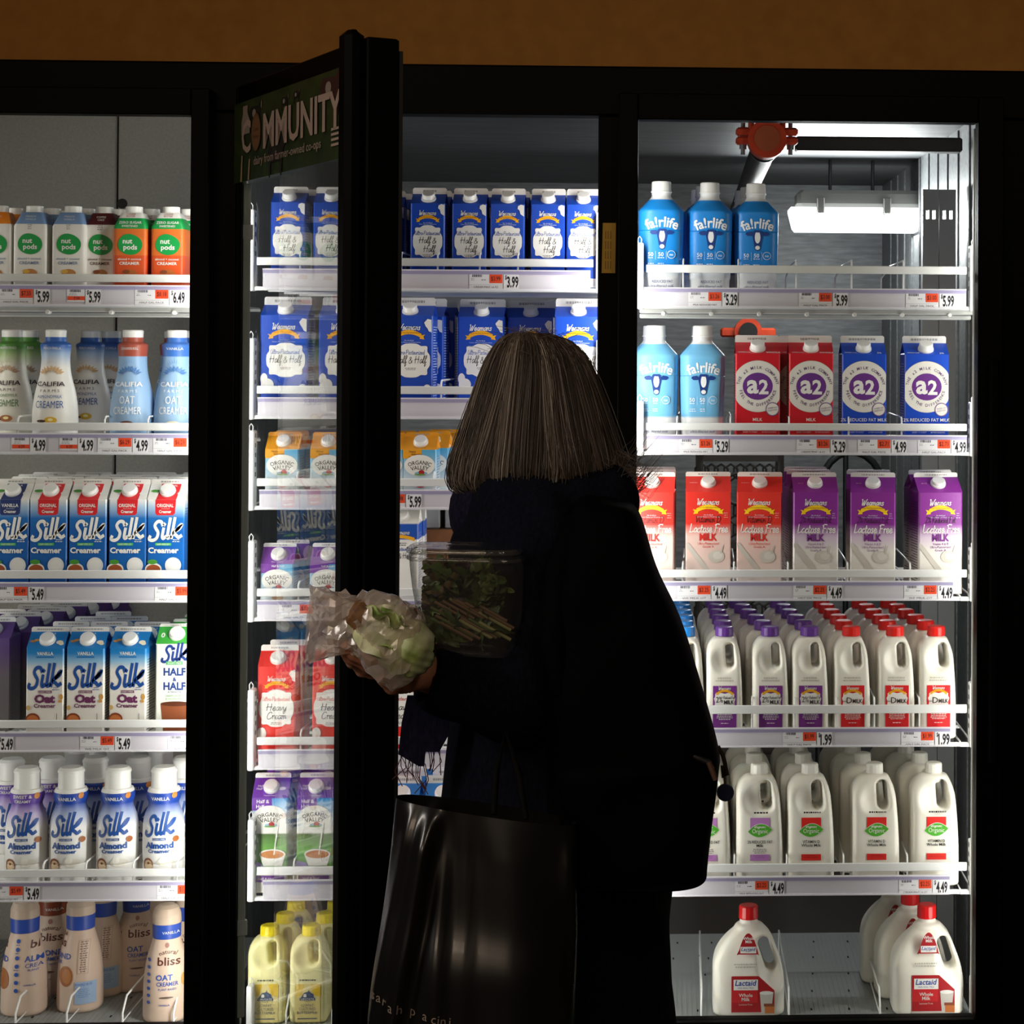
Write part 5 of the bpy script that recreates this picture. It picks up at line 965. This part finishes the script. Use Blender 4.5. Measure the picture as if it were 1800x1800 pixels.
# ---------------------------------------------------------------- the woman
YP = -0.90
def Wp(px, py, Y=YP): return P(px, py, Y)
SKIN = C('c98a6c', .5, sss=.12); COAT = NOISE('knit_wool', '06080f', '10131f', 220, .95, bump=.6, stretch=(1, 1, .45), spec=.08); CLOTH = C('050509', .9, spec=.08)
fdir = np.array((-.86, .50, 0.)); ldir = np.array((-.50, -.86, 0.))
HC = Wp(944, 712)
wo = thing('person', 'woman with grey bob and dark coat, holding bagged lettuce and a salad box', 'person', (float(HC[0]), YP, 0))
ORI = np.array((HC[0], YP, 0.))
hip = Wp(972, 1420); neck0, chest = Wp(948, 900), Wp(958, 1010)
shL, elL, wrL = Wp(942, 965, -1.03), Wp(905, 1225, -1.08), Wp(752, 1186, -1.13)
shR, elR, wrR = Wp(992, 955, -.77), Wp(930, 1190, -.76), Wp(868, 1150, -.86)
hipL, hipR = hip + ldir * .062, hip - ldir * .062
def leg(h, off): k = np.array((h[0], h[1], .47)) + fdir * .03; f = np.array((h[0], h[1], .075)); return k, f
kL, fL = leg(hipL, 0); kR, fR = leg(hipR, 0)
def body(p):
    d = sd_ell(p, HC + np.array((0, 0, .0)), (.070, .076, .104))
    d = smin(d, sd_ell(p, HC + fdir * .035 - np.array((0, 0, .055)), (.055, .055, .06)), .03)              # jaw
    d = smin(d, sd_cap(p, HC + fdir * .078 + np.array((0, 0, .005)), HC + fdir * .094 - np.array((0, 0, .03)), .009, .014), .012)   # nose
    d = smin(d, sd_ell(p, HC + fdir * .080 - np.array((0, 0, .062)), (.020, .020, .009)), .008)           # mouth
    for s in (-1, 1):
        d = smax(d, -sd_ell(p, HC + fdir * .084 + ldir * s * .030 + np.array((0, 0, .008)), (.017, .017, .012)), .012)
        d = smin(d, sd_ell(p, HC + fdir * .064 + ldir * s * .029 + np.array((0, 0, .008)), (.012, .012, .011)), .004)
        d = smin(d, sd_ell(p, HC + ldir * s * .074 - fdir * .005, (.014, .018, .032)), .008)
    d = smin(d, sd_cap(p, HC - np.array((0, 0, .08)), neck0 - np.array((0, 0, .02)), .052, .058), .03)
    d = smin(d, sd_cap(p, chest + ldir * .06, chest - ldir * .06, .075, .075), .05)
    d = smin(d, sd_cap(p, chest, hip, .10, .12), .05)
    for a, b, c in ((shL, elL, wrL), (shR, elR, wrR)): d = smin(d, smin(sd_cap(p, a, b, .050, .038), sd_cap(p, b, c, .038, .026), .02), .03)
    for h, k, f in ((hipL, kL, fL), (hipR, kR, fR)): d = smin(d, smin(sd_cap(p, h, k, .072, .055), sd_cap(p, k, f, .055, .038), .03), .05)
    return d
lo = np.minimum.reduce([HC, wrL, fR, fL]) - .16; hi = np.maximum.reduce([HC, shR, elR, fR]) + .22; lo[2] = .03; hi[2] = HC[2] + .14
bm = MB(); V, Q = nets(body, lo, hi, .0085); bm.add(V - ORI, Q, SKIN, True)
# the hand under the bag: palm, four unequal fingers, thumb
def hand(p):
    w0 = wrL; kn = [Wp(694 - 3 * i, 1160 + 6 * i, -1.205 + .021 * i) for i in range(4)]
    d = sd_cap(p, w0, w0 + (kn[1] - w0) * .3, .026, .026)
    for i, k_ in enumerate(kn): d = smin(d, sd_cap(p, w0 + (k_ - w0) * .12, k_, .017, .0115), .012)
    tips = [((650, 1163, -1.215), (622, 1150, -1.222), (610, 1136, -1.228)), ((645, 1167, -1.195), (616, 1156, -1.205), (603, 1141, -1.215)), ((646, 1172, -1.172), (620, 1163, -1.185), (608, 1148, -1.196)), ((654, 1182, -1.150), (636, 1180, -1.158), (626, 1170, -1.168))]
    for i, (a, b, c) in enumerate(tips):
        r = .0098 if i < 3 else .0085; A, B, Cc = Wp(*a), Wp(*b), Wp(*c); f = smin(sd_cap(p, kn[i], A, r * 1.1, r), smin(sd_cap(p, A, B, r, r * .92), sd_cap(p, B, Cc, r * .92, r * .8), .004), .004)
        f = smin(f, np.linalg.norm(p - A, axis=-1) - r * 1.08, .003); d = smin(d, f, .005)
    t0, t1, t2, t3 = Wp(738, 1186, -1.15), Wp(712, 1203, -1.175), Wp(690, 1206, -1.195), Wp(674, 1194, -1.21)
    d = smin(d, sd_cap(p, t0, t1, .018, .0135), .012); d = smin(d, smin(sd_cap(p, t1, t2, .0125, .0115), sd_cap(p, t2, t3, .0115, .0095), .004), .005)
    d = smin(d, sd_cap(p, Wp(742, 1150, -1.14), Wp(730, 1120, -1.15), .016, .014), .015)
    return d
lo = Wp(590, 1235, -1.25); hi = Wp(790, 1095, -1.09); lo[1], hi[1] = -1.26, -1.08
V, Q = nets(hand, lo, hi, .0024); bm.add(V - ORI, Q, SKIN, True)
hr_lo = wrR - .12
def handR(p):
    d = sd_cap(p, wrR, wrR + fdir * .07, .026, .03)
    for i in range(4):
        k_ = wrR + fdir * .085 + np.array((.0, .0, .03 - .02 * i)); m_ = k_ + fdir * .03 + ldir * .015; e_ = m_ + ldir * (.035 + .004 * (i in (1, 2))); d = smin(d, smin(sd_cap(p, k_, m_, .010, .0095), sd_cap(p, m_, e_, .0095, .008), .004), .006)
    return smin(d, sd_cap(p, wrR + fdir * .04 + np.array((0, 0, .025)), wrR + fdir * .07 + ldir * .02 + np.array((0, 0, .05)), .013, .010), .01)
V, Q = nets(handR, hr_lo, wrR + .14, .003); bm.add(V - ORI, Q, SKIN, True)
# eyes and lips are drawn on the same skin
for s in (-1, 1):
    c = HC + fdir * .0755 + ldir * s * .029 + np.array((0, 0, .008)) - ORI; bm.cyl(tuple(c - fdir * .004), tuple(c + fdir * .001), .0055, .0045, C('2a2018'), 14)
bm.build('body', wo)
# coat
def coat(p):
    d = sd_cap(p, Wp(955, 985), Wp(972, 1500), .128, .172); d = smin(d, sd_cap(p, Wp(972, 1500), Wp(978, 1905), .172, .186), .05)
    d = smin(d, sd_cap(p, shL - ldir * .02, shR + ldir * .02, .075, .075), .06); d = smin(d, sd_cap(p, Wp(948, 905), Wp(950, 960), .083, .11), .05)   # collar
    d = smin(d, sd_ell(p, Wp(893, 985, -.93), (.078, .09, .095)), .05); d = smin(d, sd_cap(p, Wp(905, 886, -.985), Wp(1052, 880, -.955), .055, .060), .045)
    n = .004 * np.sin(p[..., 2] * 34 + p[..., 0] * 30) * np.sin(p[..., 0] * 55 + p[..., 1] * 25)
    sl = smin(sd_cap(p, shL, elL, .070, .062), sd_cap(p, elL, wrL, .062, .049), .03); sr = smin(sd_cap(p, shR, elR, .068, .06), sd_cap(p, elR, wrR, .06, .047), .03)
    d = smin(smin(d, sl, .03), sr, .03) + n
    cuff = ((wrL - elL) / np.linalg.norm(wrL - elL)); d = smax(d, (p - wrL) @ cuff - .004, .008)
    d = smax(d, -sd_cap(p, wrL - cuff * .02, wrL + cuff * .05, .036, .038), .006)
    return smax(d, -(p[..., 2] - .43), .01)
lo = np.minimum.reduce([wrL, Wp(770, 1800)]) - .09; lo[1] = -1.25; lo[2] = .40; hi = Wp(1190, 860) + .06; hi[1] = -.55
V, Q = nets(coat, lo, hi, .0075); mb = MB(); mb.add(V - ORI, Q, COAT, True); mb.build('coat', wo, 'dark navy knit coat')
for h, k, f, s in ((hipL, kL, fL, 'l'), (hipR, kR, fR, 'r')):
    mb = MB(); mb.tube([h - ORI - np.array((0, 0, .1)), k - ORI, f - ORI + np.array((0, 0, .03))], [.098, .075, .062], CLOTH, 16); mb.build('trouser_leg', wo)
    def shoe(p): return smax(smin(sd_ell(p, f + fdir * .06 + np.array((0, 0, -.04)), (.11, .075, .045)), sd_cap(p, f, f + np.array((0, 0, .06)), .05, .048), .03), -p[..., 2] + .002, .004)
    V, Q = nets(shoe, f - np.array((.2, .15, .09)), f + np.array((.12, .18, .12)), .008); mb = MB(); mb.add(V - ORI, Q, C('101012', .4), True); mb.build('shoe', wo)
# hair: a shell and some thousands of strands that fall to a blunt bob
HP = [(578, .004), (583, .032), (597, .056), (625, .076), (665, .091), (715, .106), (770, .121), (812, .132), (840, .134), (858, .124), (869, .108)]
hz = np.array([float(Wp(945, y)[2]) for y, r in HP]); hrr = np.array([r for y, r in HP]); S_ = np.linspace(0, 1, len(HP))
FA = math.atan2(fdir[1], fdir[0])
def hpt(phi, s, k=1.0, off=0.0):
    z = float(np.interp(s, S_, hz)); r = float(np.interp(s, S_, hrr)) * k + off
    fx = float(np.interp(s, [0, .3, 1], [0, 0, .0]))
    sh = max(0, 1 - s * 2.6) ** 2
    return np.array((HC[0] + r * math.cos(phi) + .004 * s, HC[1] + r * .92 * math.sin(phi), z - .006 * sh)) + fdir * .030 * sh
HM = bpy.data.materials.new('hair'); HM.use_nodes = True; nt = HM.node_tree; b = nt.nodes['Principled BSDF']; b.inputs['Roughness'].default_value = .42; b.inputs['Specular IOR Level'].default_value = .35
at = nt.nodes.new('ShaderNodeAttribute'); at.attribute_name = 'strand'; rp = nt.nodes.new('ShaderNodeValToRGB'); e = rp.color_ramp.elements
e[0].color = (*lin('2c2621'), 1); e[1].color = (*lin('a89c90'), 1); e.new(.5).color = (*lin('544a41'), 1)
nt.links.new(at.outputs['Fac'], rp.inputs[0]); nt.links.new(rp.outputs[0], b.inputs['Base Color'])
hm = MB(); val = []
def open_face(phi, s):
    d = abs((phi - FA + math.pi) % (2 * math.pi) - math.pi); return d < math.radians(38) and s > .36
NPH = 64
for i in range(NPH):
    for j in range(18):
        p0, p1 = 2 * math.pi * i / NPH, 2 * math.pi * (i + 1) / NPH; s0, s1 = j / 18 * .97, (j + 1) / 18 * .97
        if open_face((p0 + p1) / 2, (s0 + s1) / 2): continue
        n0 = len(hm.v); hm.add([hpt(p0, s0, .95) - ORI, hpt(p1, s0, .95) - ORI, hpt(p1, s1, .95) - ORI, hpt(p0, s1, .95) - ORI], [(0, 1, 2, 3)], HM, True); val += [.25] * 4
CL = []
for i in range(95):
    CL.append((random.uniform(0, 2 * math.pi), random.uniform(0, 6.28), random.uniform(.04, .15), random.gauss(.42, .18), random.uniform(-.035, .02), random.uniform(-.018, .03), random.uniform(3, 6)))
for n in range(6800):
    c_phi, c_ph, c_amp, c_tone, c_len, c_k, c_fr = random.choice(CL)
    loose = random.random() < .12
    phi = c_phi + random.gauss(0, .075); d = (phi - FA + math.pi) % (2 * math.pi) - math.pi
    if abs(d) < math.radians(42): phi = FA + math.copysign(math.radians(random.uniform(42, 66)), d if d else 1)
    st = random.random() ** 2.2 * .5; L = min(1.0, .985 + c_len + random.uniform(-.03, .015)); fly = random.random() < .03
    k = .972 + c_k + random.gauss(0, .012) + (.05 if fly else 0); tone = min(1, max(0, c_tone + random.gauss(0, .13) + (.25 if random.random() < .07 else 0))); pts = []; off = random.gauss(0, .02); ph = random.uniform(0, 6.28)
    for q in range(13):
        s = st + (L - st) * q / 12
        g = phi + (c_phi - phi) * .45 * s + c_amp * math.sin(c_fr * s + c_ph) * s + off * s + (.05 * math.sin(6 * s + ph) * s if loose else 0)
        p = hpt(g, s, k, .003 * math.sin(9 * s + c_ph) * s - (.006 * max(0, s - .9) * 10 if not fly else -.012 * max(0, s - .8) * 5))
        pts.append(p - ORI)
    n0 = len(hm.v); hm.tube(pts, [.00075] * 9 + [.0007, .0006, .00045, .0002], HM, 3, False); val += [tone] * (len(hm.v) - n0)
# fly-away ends that flick out behind the neck and loose hairs on the crown
for n in range(150):
    phi = random.gauss(0.05, .35); z0 = random.uniform(.62, .97); a = hpt(phi, z0, 1.0) - ORI; u = random.uniform(.02, .05); c = random.uniform(-.02, .02)
    n0 = len(hm.v); hm.tube([a, a + np.array((u * .5 * math.cos(phi), u * .5 * math.sin(phi), -.012)), a + np.array((u * math.cos(phi), u * math.sin(phi), c - .005)), a + np.array((u * 1.3 * math.cos(phi), u * 1.3 * math.sin(phi), c + .012))], [.0005, .0005, .0004, .0002], HM, 3, False); val += [.6] * (len(hm.v) - n0)
for n in range(90):
    phi = random.uniform(0, 6.28); a = hpt(phi, random.uniform(.0, .3), 1.0) - ORI; d = np.array((random.gauss(0, .02), random.gauss(0, .02), random.uniform(.004, .016)))
    n0 = len(hm.v); hm.tube([a, a + d * .6, a + d + np.array((random.gauss(0, .006), 0, -.004))], [.0004, .0004, .0002], HM, 3, False); val += [.6] * (len(hm.v) - n0)
me = hm.mesh('hair'); at_ = me.attributes.new('strand', 'FLOAT', 'POINT'); at_.data.foreach_set('value', val); link('hair', me, wo, 'shoulder-length greying brown bob')
# scarf: a loop round the neck and one hanging end with fringe
SCF = NOISE('scarf_knit', '0c0d1a', '1c1a30', 180, .95, bump=.8, stretch=(1, 1, .5), spec=.1)
mb = MB(); Rg = []
cN = Wp(925, 918)
for i in range(40):
    a = 2 * math.pi * i / 40; c = cN + np.array((.093 * math.cos(a), .090 * math.sin(a), .016 * math.cos(a) * -1)); o_ = np.array((math.cos(a), math.sin(a), 0))
    Rg.append([c + o_ * (.026 + .003 * math.sin(9 * a)) * math.cos(t) + np.array((0, 0, .048)) * math.sin(t) - ORI for t in np.linspace(0, 2 * math.pi, 14, endpoint=False)])
mb.loft(Rg + [Rg[0]], SCF, True, False, False)
ysc = -1.03
def slab(poly, y0, y1, m): mb.loft([[Wp(*q, y0) - ORI for q in poly], [Wp(*q, y1) - ORI for q in poly]], m, False)
sc = mb.build('scarf', wo, 'dark knitted scarf hanging in front'); mb = MB()
slab([(716, 1222), (792, 1222), (790, 1290), (772, 1322), (748, 1322), (746, 1347), (736, 1347), (700, 1326), (706, 1270)], ysc, ysc + .014, SCF)
mb.build('scarf_end', sc)
mb = MB()
for i in range(13):
    t = i / 12; a = Wp(701 + 46 * t, 1326 + 21 * t, ysc + .007) - ORI; w1, w2 = random.gauss(0, .006), random.gauss(0, .009); l = random.uniform(.02, .045)
    mb.tube([a + np.array((0, 0, .004)), a + np.array((w1, 0, -l * .5)), a + np.array((w2, 0, -l))], .0007, C('4a2028', .8), 4)
for i in range(7):
    a = Wp(749 + 24 * i / 6, 1321, ysc + .007) - ORI; mb.tube([a + np.array((0, 0, .004)), a + np.array((random.gauss(0, .004), 0, -.015)), a + np.array((random.gauss(0, .006), 0, -random.uniform(.02, .035)))], .0007, C('4a2028', .8), 4)
mb.build('fringe', sc, 'dark red thread fringe')

# ---------------------------------------------------------------- what she carries
def slices(rows, Y, depth, n, e, wob=None):
    """closed rings through measured left and right outlines"""
    R = []
    for i, (yl, xl, yr, xr_, dk) in enumerate(rows):
        A, B = Wp(xl, yl, Y), Wp(xr_, yr, Y); c = (A + B) / 2; h = (B - A) / 2; r = []
        for k in range(n):
            t = 2 * math.pi * k / n; co, si = math.cos(t), math.sin(t)
            u = math.copysign(abs(co) ** (2 / e), co); v = math.copysign(abs(si) ** (2 / e), si)
            q = c + h * u + np.array((0, -depth * dk * v, 0))
            if wob: q = q + wob(i / (len(rows) - 1), u, v)
            r.append(q)
        R.append(r)
    return R
def dense(rows, k=5): return [tuple(q) for q in smooth(rows, k)]
# backpack
BP = NOISE('pack_nylon', '020203', '040405', 300, .8, bump=.3, spec=.04)
rows = dense([(872, 1030, 880, 1085, .35), (890, 1008, 900, 1122, .7), (1000, 985, 1000, 1154, .95), (1090, 975, 1090, 1196, 1.05), (1200, 965, 1200, 1231, 1.1), (1310, 962, 1310, 1262, 1.1), (1345, 962, 1345, 1263, 1.1), (1440, 966, 1440, 1251, 1.05), (1508, 972, 1515, 1243, 1.0), (1520, 973, 1527, 1242, 1.0), (1523, 974, 1530, 1241, .97)])
bp = thing('backpack', 'black fabric backpack on the back of the woman, round tag dangling', 'backpack', tuple(Wp(1110, 1500, -1.08)))
OB = np.array(bp.location)
mb = MB(); R = slices(rows, -1.06, .125, 56, 3.6, lambda t, u, v: np.array((0, .004 * math.sin(t * 31 + u * 3), 0))); mb.loft([[p - OB for p in r] for r in R], BP, True); mb.build('pack_body', bp)
mb = MB(); mb.tube([Wp(x, y, -1.185) - OB for x, y in ((1190, 1318), (1220, 1330), (1246, 1340), (1252, 1352))], .004, C('141416', .5), 6); mb.build('zipper', bp)
mb = MB(); mb.tube([Wp(1246, 1340, -1.195) - OB, Wp(1258, 1371, -1.197) - OB], .0042, C('6a4f40', .4, .5), 6); mb.build('zip_pull', bp, 'bronze zip pull')
mb = MB(); mb.tube([Wp(x, y, -1.06) - OB for x, y in ((1262, 1312), (1270, 1326), (1274, 1340), (1278, 1362), (1272, 1366), (1270, 1345))], .0035, C('4a3f36', .4, .6), 6); mb.tube([Wp(1274, 1364, -1.06) - OB, Wp(1275, 1379, -1.06) - OB], .0024, C('9a8f80', .3, .8), 6)
ks = mb.build('key_strap', bp); mb = MB(); c = Wp(1275, 1393, -1.06) - OB; mb.cyl(tuple(c + np.array((0, .004, 0))), tuple(c - np.array((0, .004, 0))), .0125, .0125, C('0f1a3c', .6), 30, .001); kf = mb.build('key_fob', ks, 'navy round fob')
mb = MB(); mb.tube([Wp(1092, 960, -1.10) - OB, Wp(1062, 905, -1.09) - OB, Wp(1015, 925, -1.10) - OB, Wp(985, 1010, -1.13) - OB, Wp(975, 1120, -1.16) - OB, Wp(985, 1220, -1.17) - OB], [.016, .022, .024, .024, .02, .012], BP, 10); mb.build('shoulder_strap', bp)
# glossy shopping bag
GB = bpy.data.materials.new('glossy_black_plastic'); GB.use_nodes = True; b = GB.node_tree.nodes['Principled BSDF']; b.inputs['Base Color'].default_value = (.006, .006, .006, 1); b.inputs['Roughness'].default_value = .30; b.inputs['Coat Weight'].default_value = .3; b.inputs['Coat Roughness'].default_value = .08
YB = -1.20
rows = dense([(1400, 697, 1447, 1013, .5), (1440, 692, 1500, 1014, .58), (1500, 686, 1560, 1015, .68), (1580, 676, 1640, 1015, .82), (1660, 664, 1710, 1013, 1.05), (1740, 653, 1780, 1010, 1.1), (1830, 648, 1850, 1008, 1.1), (1930, 650, 1940, 1004, 1.05)], 6)
def wob(t, u, v):
    u0 = -.56 - .22 * t ** .8; a = .024 * math.exp(-((u - u0) / .10) ** 2) + .014 * math.exp(-((u - u0 + .21) / .07) ** 2) - .008 * math.exp(-((u - u0 - .16) / .07) ** 2) + .004 * math.sin(u * 7 - t * 3) + .003 * math.sin(u * 21 - t * 6) * math.exp(-((u + .3) / .3) ** 2) + .010 * math.exp(-((u - .93) / .08) ** 2) * math.sin(t * 9)
    return np.array((0, -a * (1 if v > 0 else .5) * min(1, t * 5), 0))
sb = thing('shopping_bag', 'glossy black plastic shopping bag hanging beside the dark coat', 'bag', tuple(Wp(830, 1800, YB))); OS = np.array(sb.location)
mb = MB(); R = slices(rows, YB, .08, 120, 2.3, wob); mb.loft([[p - OS for p in r] for r in R], GB, True, False, True); bag = mb.build('bag_body', sb)
def bagpt(u, t, l):
    """front of the bag at across u in -1..1 and down t in 0..1"""
    f = t * (len(rows) - 1); i = min(int(f), len(rows) - 2); q = f - i; rw = [rows[i][k] * (1 - q) + rows[i + 1][k] * q for k in range(5)]
    A, B = Wp(rw[1], rw[0], YB), Wp(rw[3], rw[2], YB); v = max(0, 1 - abs(u) ** 2.3) ** (1 / 2.3)
    return (A + B) / 2 + (B - A) / 2 * u + np.array((0, -.08 * rw[4] * v - l, 0)) + wob(t, u, 1) - OS
word = 'sarah pacini'; its = []
lt = C('8d7f73', .4); mb2 = MB(); lpx = [664, 675, 687, 700, 716, 0, 738, 760, 776, 784, 792, 803]
for i, ch in enumerate(word):
    if ch == ' ': continue
    V, Fs = glyphs(ch, 0.0); u0 = (lpx[i] - 832) / 178; mb2.add([bagpt(max(-.985, u0 + .088 * x), .705 - .030 * y + .0026 * i, .0010) for x, y in V], Fs, lt)
mb2.build('bag_lettering', bag, 'pale spaced lettering')
mb = MB(); mb.tube([Wp(868, 1432, YB - .03) - OS, Wp(872, 1360, YB - .005) - OS, Wp(888, 1285, -1.16) - OS, Wp(912, 1360, YB - .005) - OS, Wp(925, 1440, YB - .03) - OS], [.004, .005, .006, .005, .004], C('050505', .8, spec=.1), 8); mb.build('handle', sb)
# clear clamshell of salad
PET = CLEAR('clear_plastic', 'f2f2f0', .06, .05, 'd8d4d0', f0=.06, bump=.5, bscale=45, gain=1.15)
YC = -1.10
rows = dense([(958, 736, 962, 898, .92), (964, 726, 968, 914, 1.0), (980, 723, 986, 920, 1.0), (1030, 728, 1036, 922, .96), (1080, 738, 1090, 918, .92), (1120, 752, 1130, 910, .86), (1142, 770, 1150, 896, .8)], 4)
sd = thing('salad_box', 'clear plastic clamshell of leafy greens under the sleeve', 'food container', tuple(Wp(830, 1140, YC))); OC = np.array(sd.location)
mb = MB(); R = slices(rows, YC, .055, 64, 4.5, lambda t, u, v: np.array((0, .0012 * math.sin(t * 60), 0))); mb.loft([[p - OC for p in r] for r in R], PET, True); mb.build('tub', sd)
mb = MB(); mb.tube([(p - OC) for p in slices([(963, 722, 966, 916, 1.06)], YC, .055, 64, 4.5)[0]] + [slices([(963, 722, 966, 916, 1.06)], YC, .055, 64, 4.5)[0][0] - OC], .0042, PET, 8); mb.tube([(p - OC) for p in slices([(976, 721, 981, 921, 1.05)], YC, .055, 64, 4.5)[0]] + [slices([(976, 721, 981, 921, 1.05)], YC, .055, 64, 4.5)[0][0] - OC], .0028, PET, 8); mb.build('lid_rim', sd)
mb = MB(); cols = [C('30411b', .5), C('465c28', .5), C('6c7c42', .5), C('242b17', .5), C('33202a', .5), C('6a5a3a', .5), C('4c5a2c', .5)]
def blade(mb, base, tip, wd, bend, m, ripple=0.15, nrm=None, n=9):
    base, tip = np.array(base, float), np.array(tip, float); ax = tip - base; L = np.linalg.norm(ax); ax /= L
    sd_ = np.cross(ax, nrm if nrm is not None else np.array((random.gauss(0, 1), random.gauss(0, 1), random.gauss(0, 1)))); sd_ /= np.linalg.norm(sd_); up = np.cross(sd_, ax); Vv, Ff = [], []
    for i in range(n + 1):
        t = i / n; wd_ = wd * (math.sin(math.pi * min(.98, .08 + .9 * t)) ** .7)
        for j, u in enumerate((-1, -.5, 0, .5, 1)):
            Vv.append(base + ax * L * t + up * bend * math.sin(math.pi * t) * L + sd_ * u * wd_ + up * (abs(u) * .35 * wd_ + ripple * wd * math.sin(t * 17 + u * 4) * abs(u)))
    for i in range(n):
        for j in range(4): Ff.append((i * 5 + j, i * 5 + j + 1, i * 5 + j + 6, i * 5 + j + 5))
    mb.add(Vv, Ff, m, True)
for n in range(240):
    px, py = random.uniform(758, 878), random.uniform(994, 1120); y = YC + random.uniform(-.042, .04)
    if py < 1015 and random.random() < .5: continue
    if px > 862 or px < 772: pass
    right = px > 830; c = Wp(px, py, y) - OC; a = random.gauss(.9 if right else -.5, .6); L = random.uniform(.03, .06)
    m = random.choice((cols[1], cols[2], cols[6], cols[0])) if right or py > 1060 else random.choice((cols[0], cols[3], cols[4], cols[3], cols[1], cols[5]))
    d = np.array((math.cos(a) * L, random.gauss(0, .008), math.sin(a) * L)) / 2
    lim = Wp(905, py, y)[0] - OC[0], Wp(742, py, y)[0] - OC[0]
    A, B = c - d, c + d; A[0], B[0] = np.clip(A[0], lim[1], lim[0]), np.clip(B[0], lim[1], lim[0])
    blade(mb, A, B, random.uniform(.006, .013), random.uniform(-.2, .2), m, .35)
for n in range(26):
    px = random.uniform(752, 850); c = Wp(px, random.uniform(1050, 1095), YC - .042) - OC; mb.tube([c, c + np.array((.045, .004, -.026))], .0028, random.choice((C('8a8a5a', .5), C('6a5038', .5), cols[6])), 6)
o = mb.build('salad_greens', None, None, tuple(OC)); tag(o, 'mixed green and purple salad leaves inside the clear box', 'salad', None, 'stuff')
# produce bag with lettuce
FILM = CLEAR('produce_film', 'fdf8f4', .18, .46, 'fbeee6', f0=.06, bump=1.0, bscale=38, gain=1.2)
YL = -1.235
pb = thing('produce_bag', 'crinkled clear produce bag with open end flaring out over the hand', 'bag', tuple(Wp(650, 1120, YL))); OP = np.array(pb.location)
cen = [(541, 1095, .052, .006), (560, 1096, .050, .010), (590, 1096, .044, .014), (625, 1098, .040, .026), (650, 1110, .052, .040), (685, 1124, .060, .047), (715, 1132, .056, .046), (738, 1136, .042, .036), (750, 1138, .018, .018)]
def rings(cen, dense_k, nseg, wr):
    R = []
    for i, (px, py, hz_, hy) in enumerate([tuple(q) for q in smooth(cen, dense_k)]):
        c = Wp(px, py, YL); r = []; til = .25
        for k in range(nseg):
            t = 2 * math.pi * k / nseg; f = 1 + wr * (.5 * math.sin(5 * t + i * .55) + .35 * math.sin(11 * t - i * .9) + .3 * math.sin(3 * t + i * .3))
            r.append(c + np.array((til * hz_ * math.sin(t) * f * .25, -hy * math.cos(t) * f + (random.gauss(0, .006) if px < 635 else random.gauss(0, .0012)), hz_ * math.sin(t) * f + random.gauss(0, .002))) - OP)
        R.append(r)
    return R
mb = MB(); mb.loft(rings(cen, 3, 30, .09), FILM, True, False, True); film = mb.build('plastic_film', pb); film.data.polygons.foreach_set('use_smooth', [False] * len(film.data.polygons))
lt_ = thing('lettuce', 'pale green lettuce head with brown stem end inside the clear bag', 'vegetable', tuple(Wp(690, 1122, YL))); OL = np.array(lt_.location)
LG = [NOISE('lettuce_leaf', '8fae52', 'c2d090', 30, .5, stretch=(1, 1, 1)), NOISE('lettuce_pale', 'c0cc92', 'e6e8cc', 40, .5), NOISE('lettuce_green', '6f9440', '9fbc62', 40, .5)]
mb = MB(); mb.cyl(tuple(Wp(644, 1088, YL - .01) - OL), tuple(Wp(616, 1070, YL - .012) - OL), .024, .019, NOISE('cut_stem', '5a3a20', '8a6236', 90, .7), 20, .006); mb.build('stem_end', lt_, 'brown cut end')
def heart(p):
    d = sd_cap(p, Wp(640, 1088, YL), Wp(716, 1140, YL), .026, .040)
    for i in range(6):
        a = 2 * math.pi * i / 6; d = smin(d, sd_cap(p, Wp(644, 1090 + 8 * math.sin(a), YL + .01 * math.cos(a)), Wp(722, 1140 + 28 * math.sin(a), YL + .026 * math.cos(a)), .012, .019), .012)
    return d + .0016 * np.sin(p[..., 0] * 260 + p[..., 2] * 180) * np.sin(p[..., 2] * 310)
lo = Wp(605, 1200, YL); hi = Wp(765, 1050, YL); lo[1], hi[1] = YL - .07, YL + .07
V, Q = nets(heart, lo, hi, .003); mb = MB(); mb.add(V - OL, Q, NOISE('lettuce_heart', '8aa350', 'd3dab4', 26, .5), True); mb.build('heart', lt_)
for i in range(16):
    a = 2 * math.pi * i / 16; r = random.uniform(.4, 1); b0 = Wp(632 + random.uniform(-4, 6), 1083 + 14 * math.sin(a), YL + .012 * math.cos(a)) - OL; e0 = Wp(735 + random.uniform(-25, 4), 1134 + 36 * math.sin(a) * r, YL + .030 * math.cos(a) * r) - OL
    mb = MB(); blade(mb, b0, e0, random.uniform(.026, .038), .12 + .05 * random.random(), LG[i % 3], .22, np.array((0., math.cos(a), math.sin(a))), 14); mb.build('leaf', lt_)
mb = MB()
for i in range(6): c = Wp(random.uniform(700, 722), random.uniform(1068, 1084), YL - .01 * i * .3) - OL; blade(mb, c, c + np.array((random.uniform(.004, .016), -.003, random.uniform(-.012, .004))), .006, .1, C('4a2418', .6), .3)
mb.build('browned_tip', lt_, 'dark red browned leaf tips')
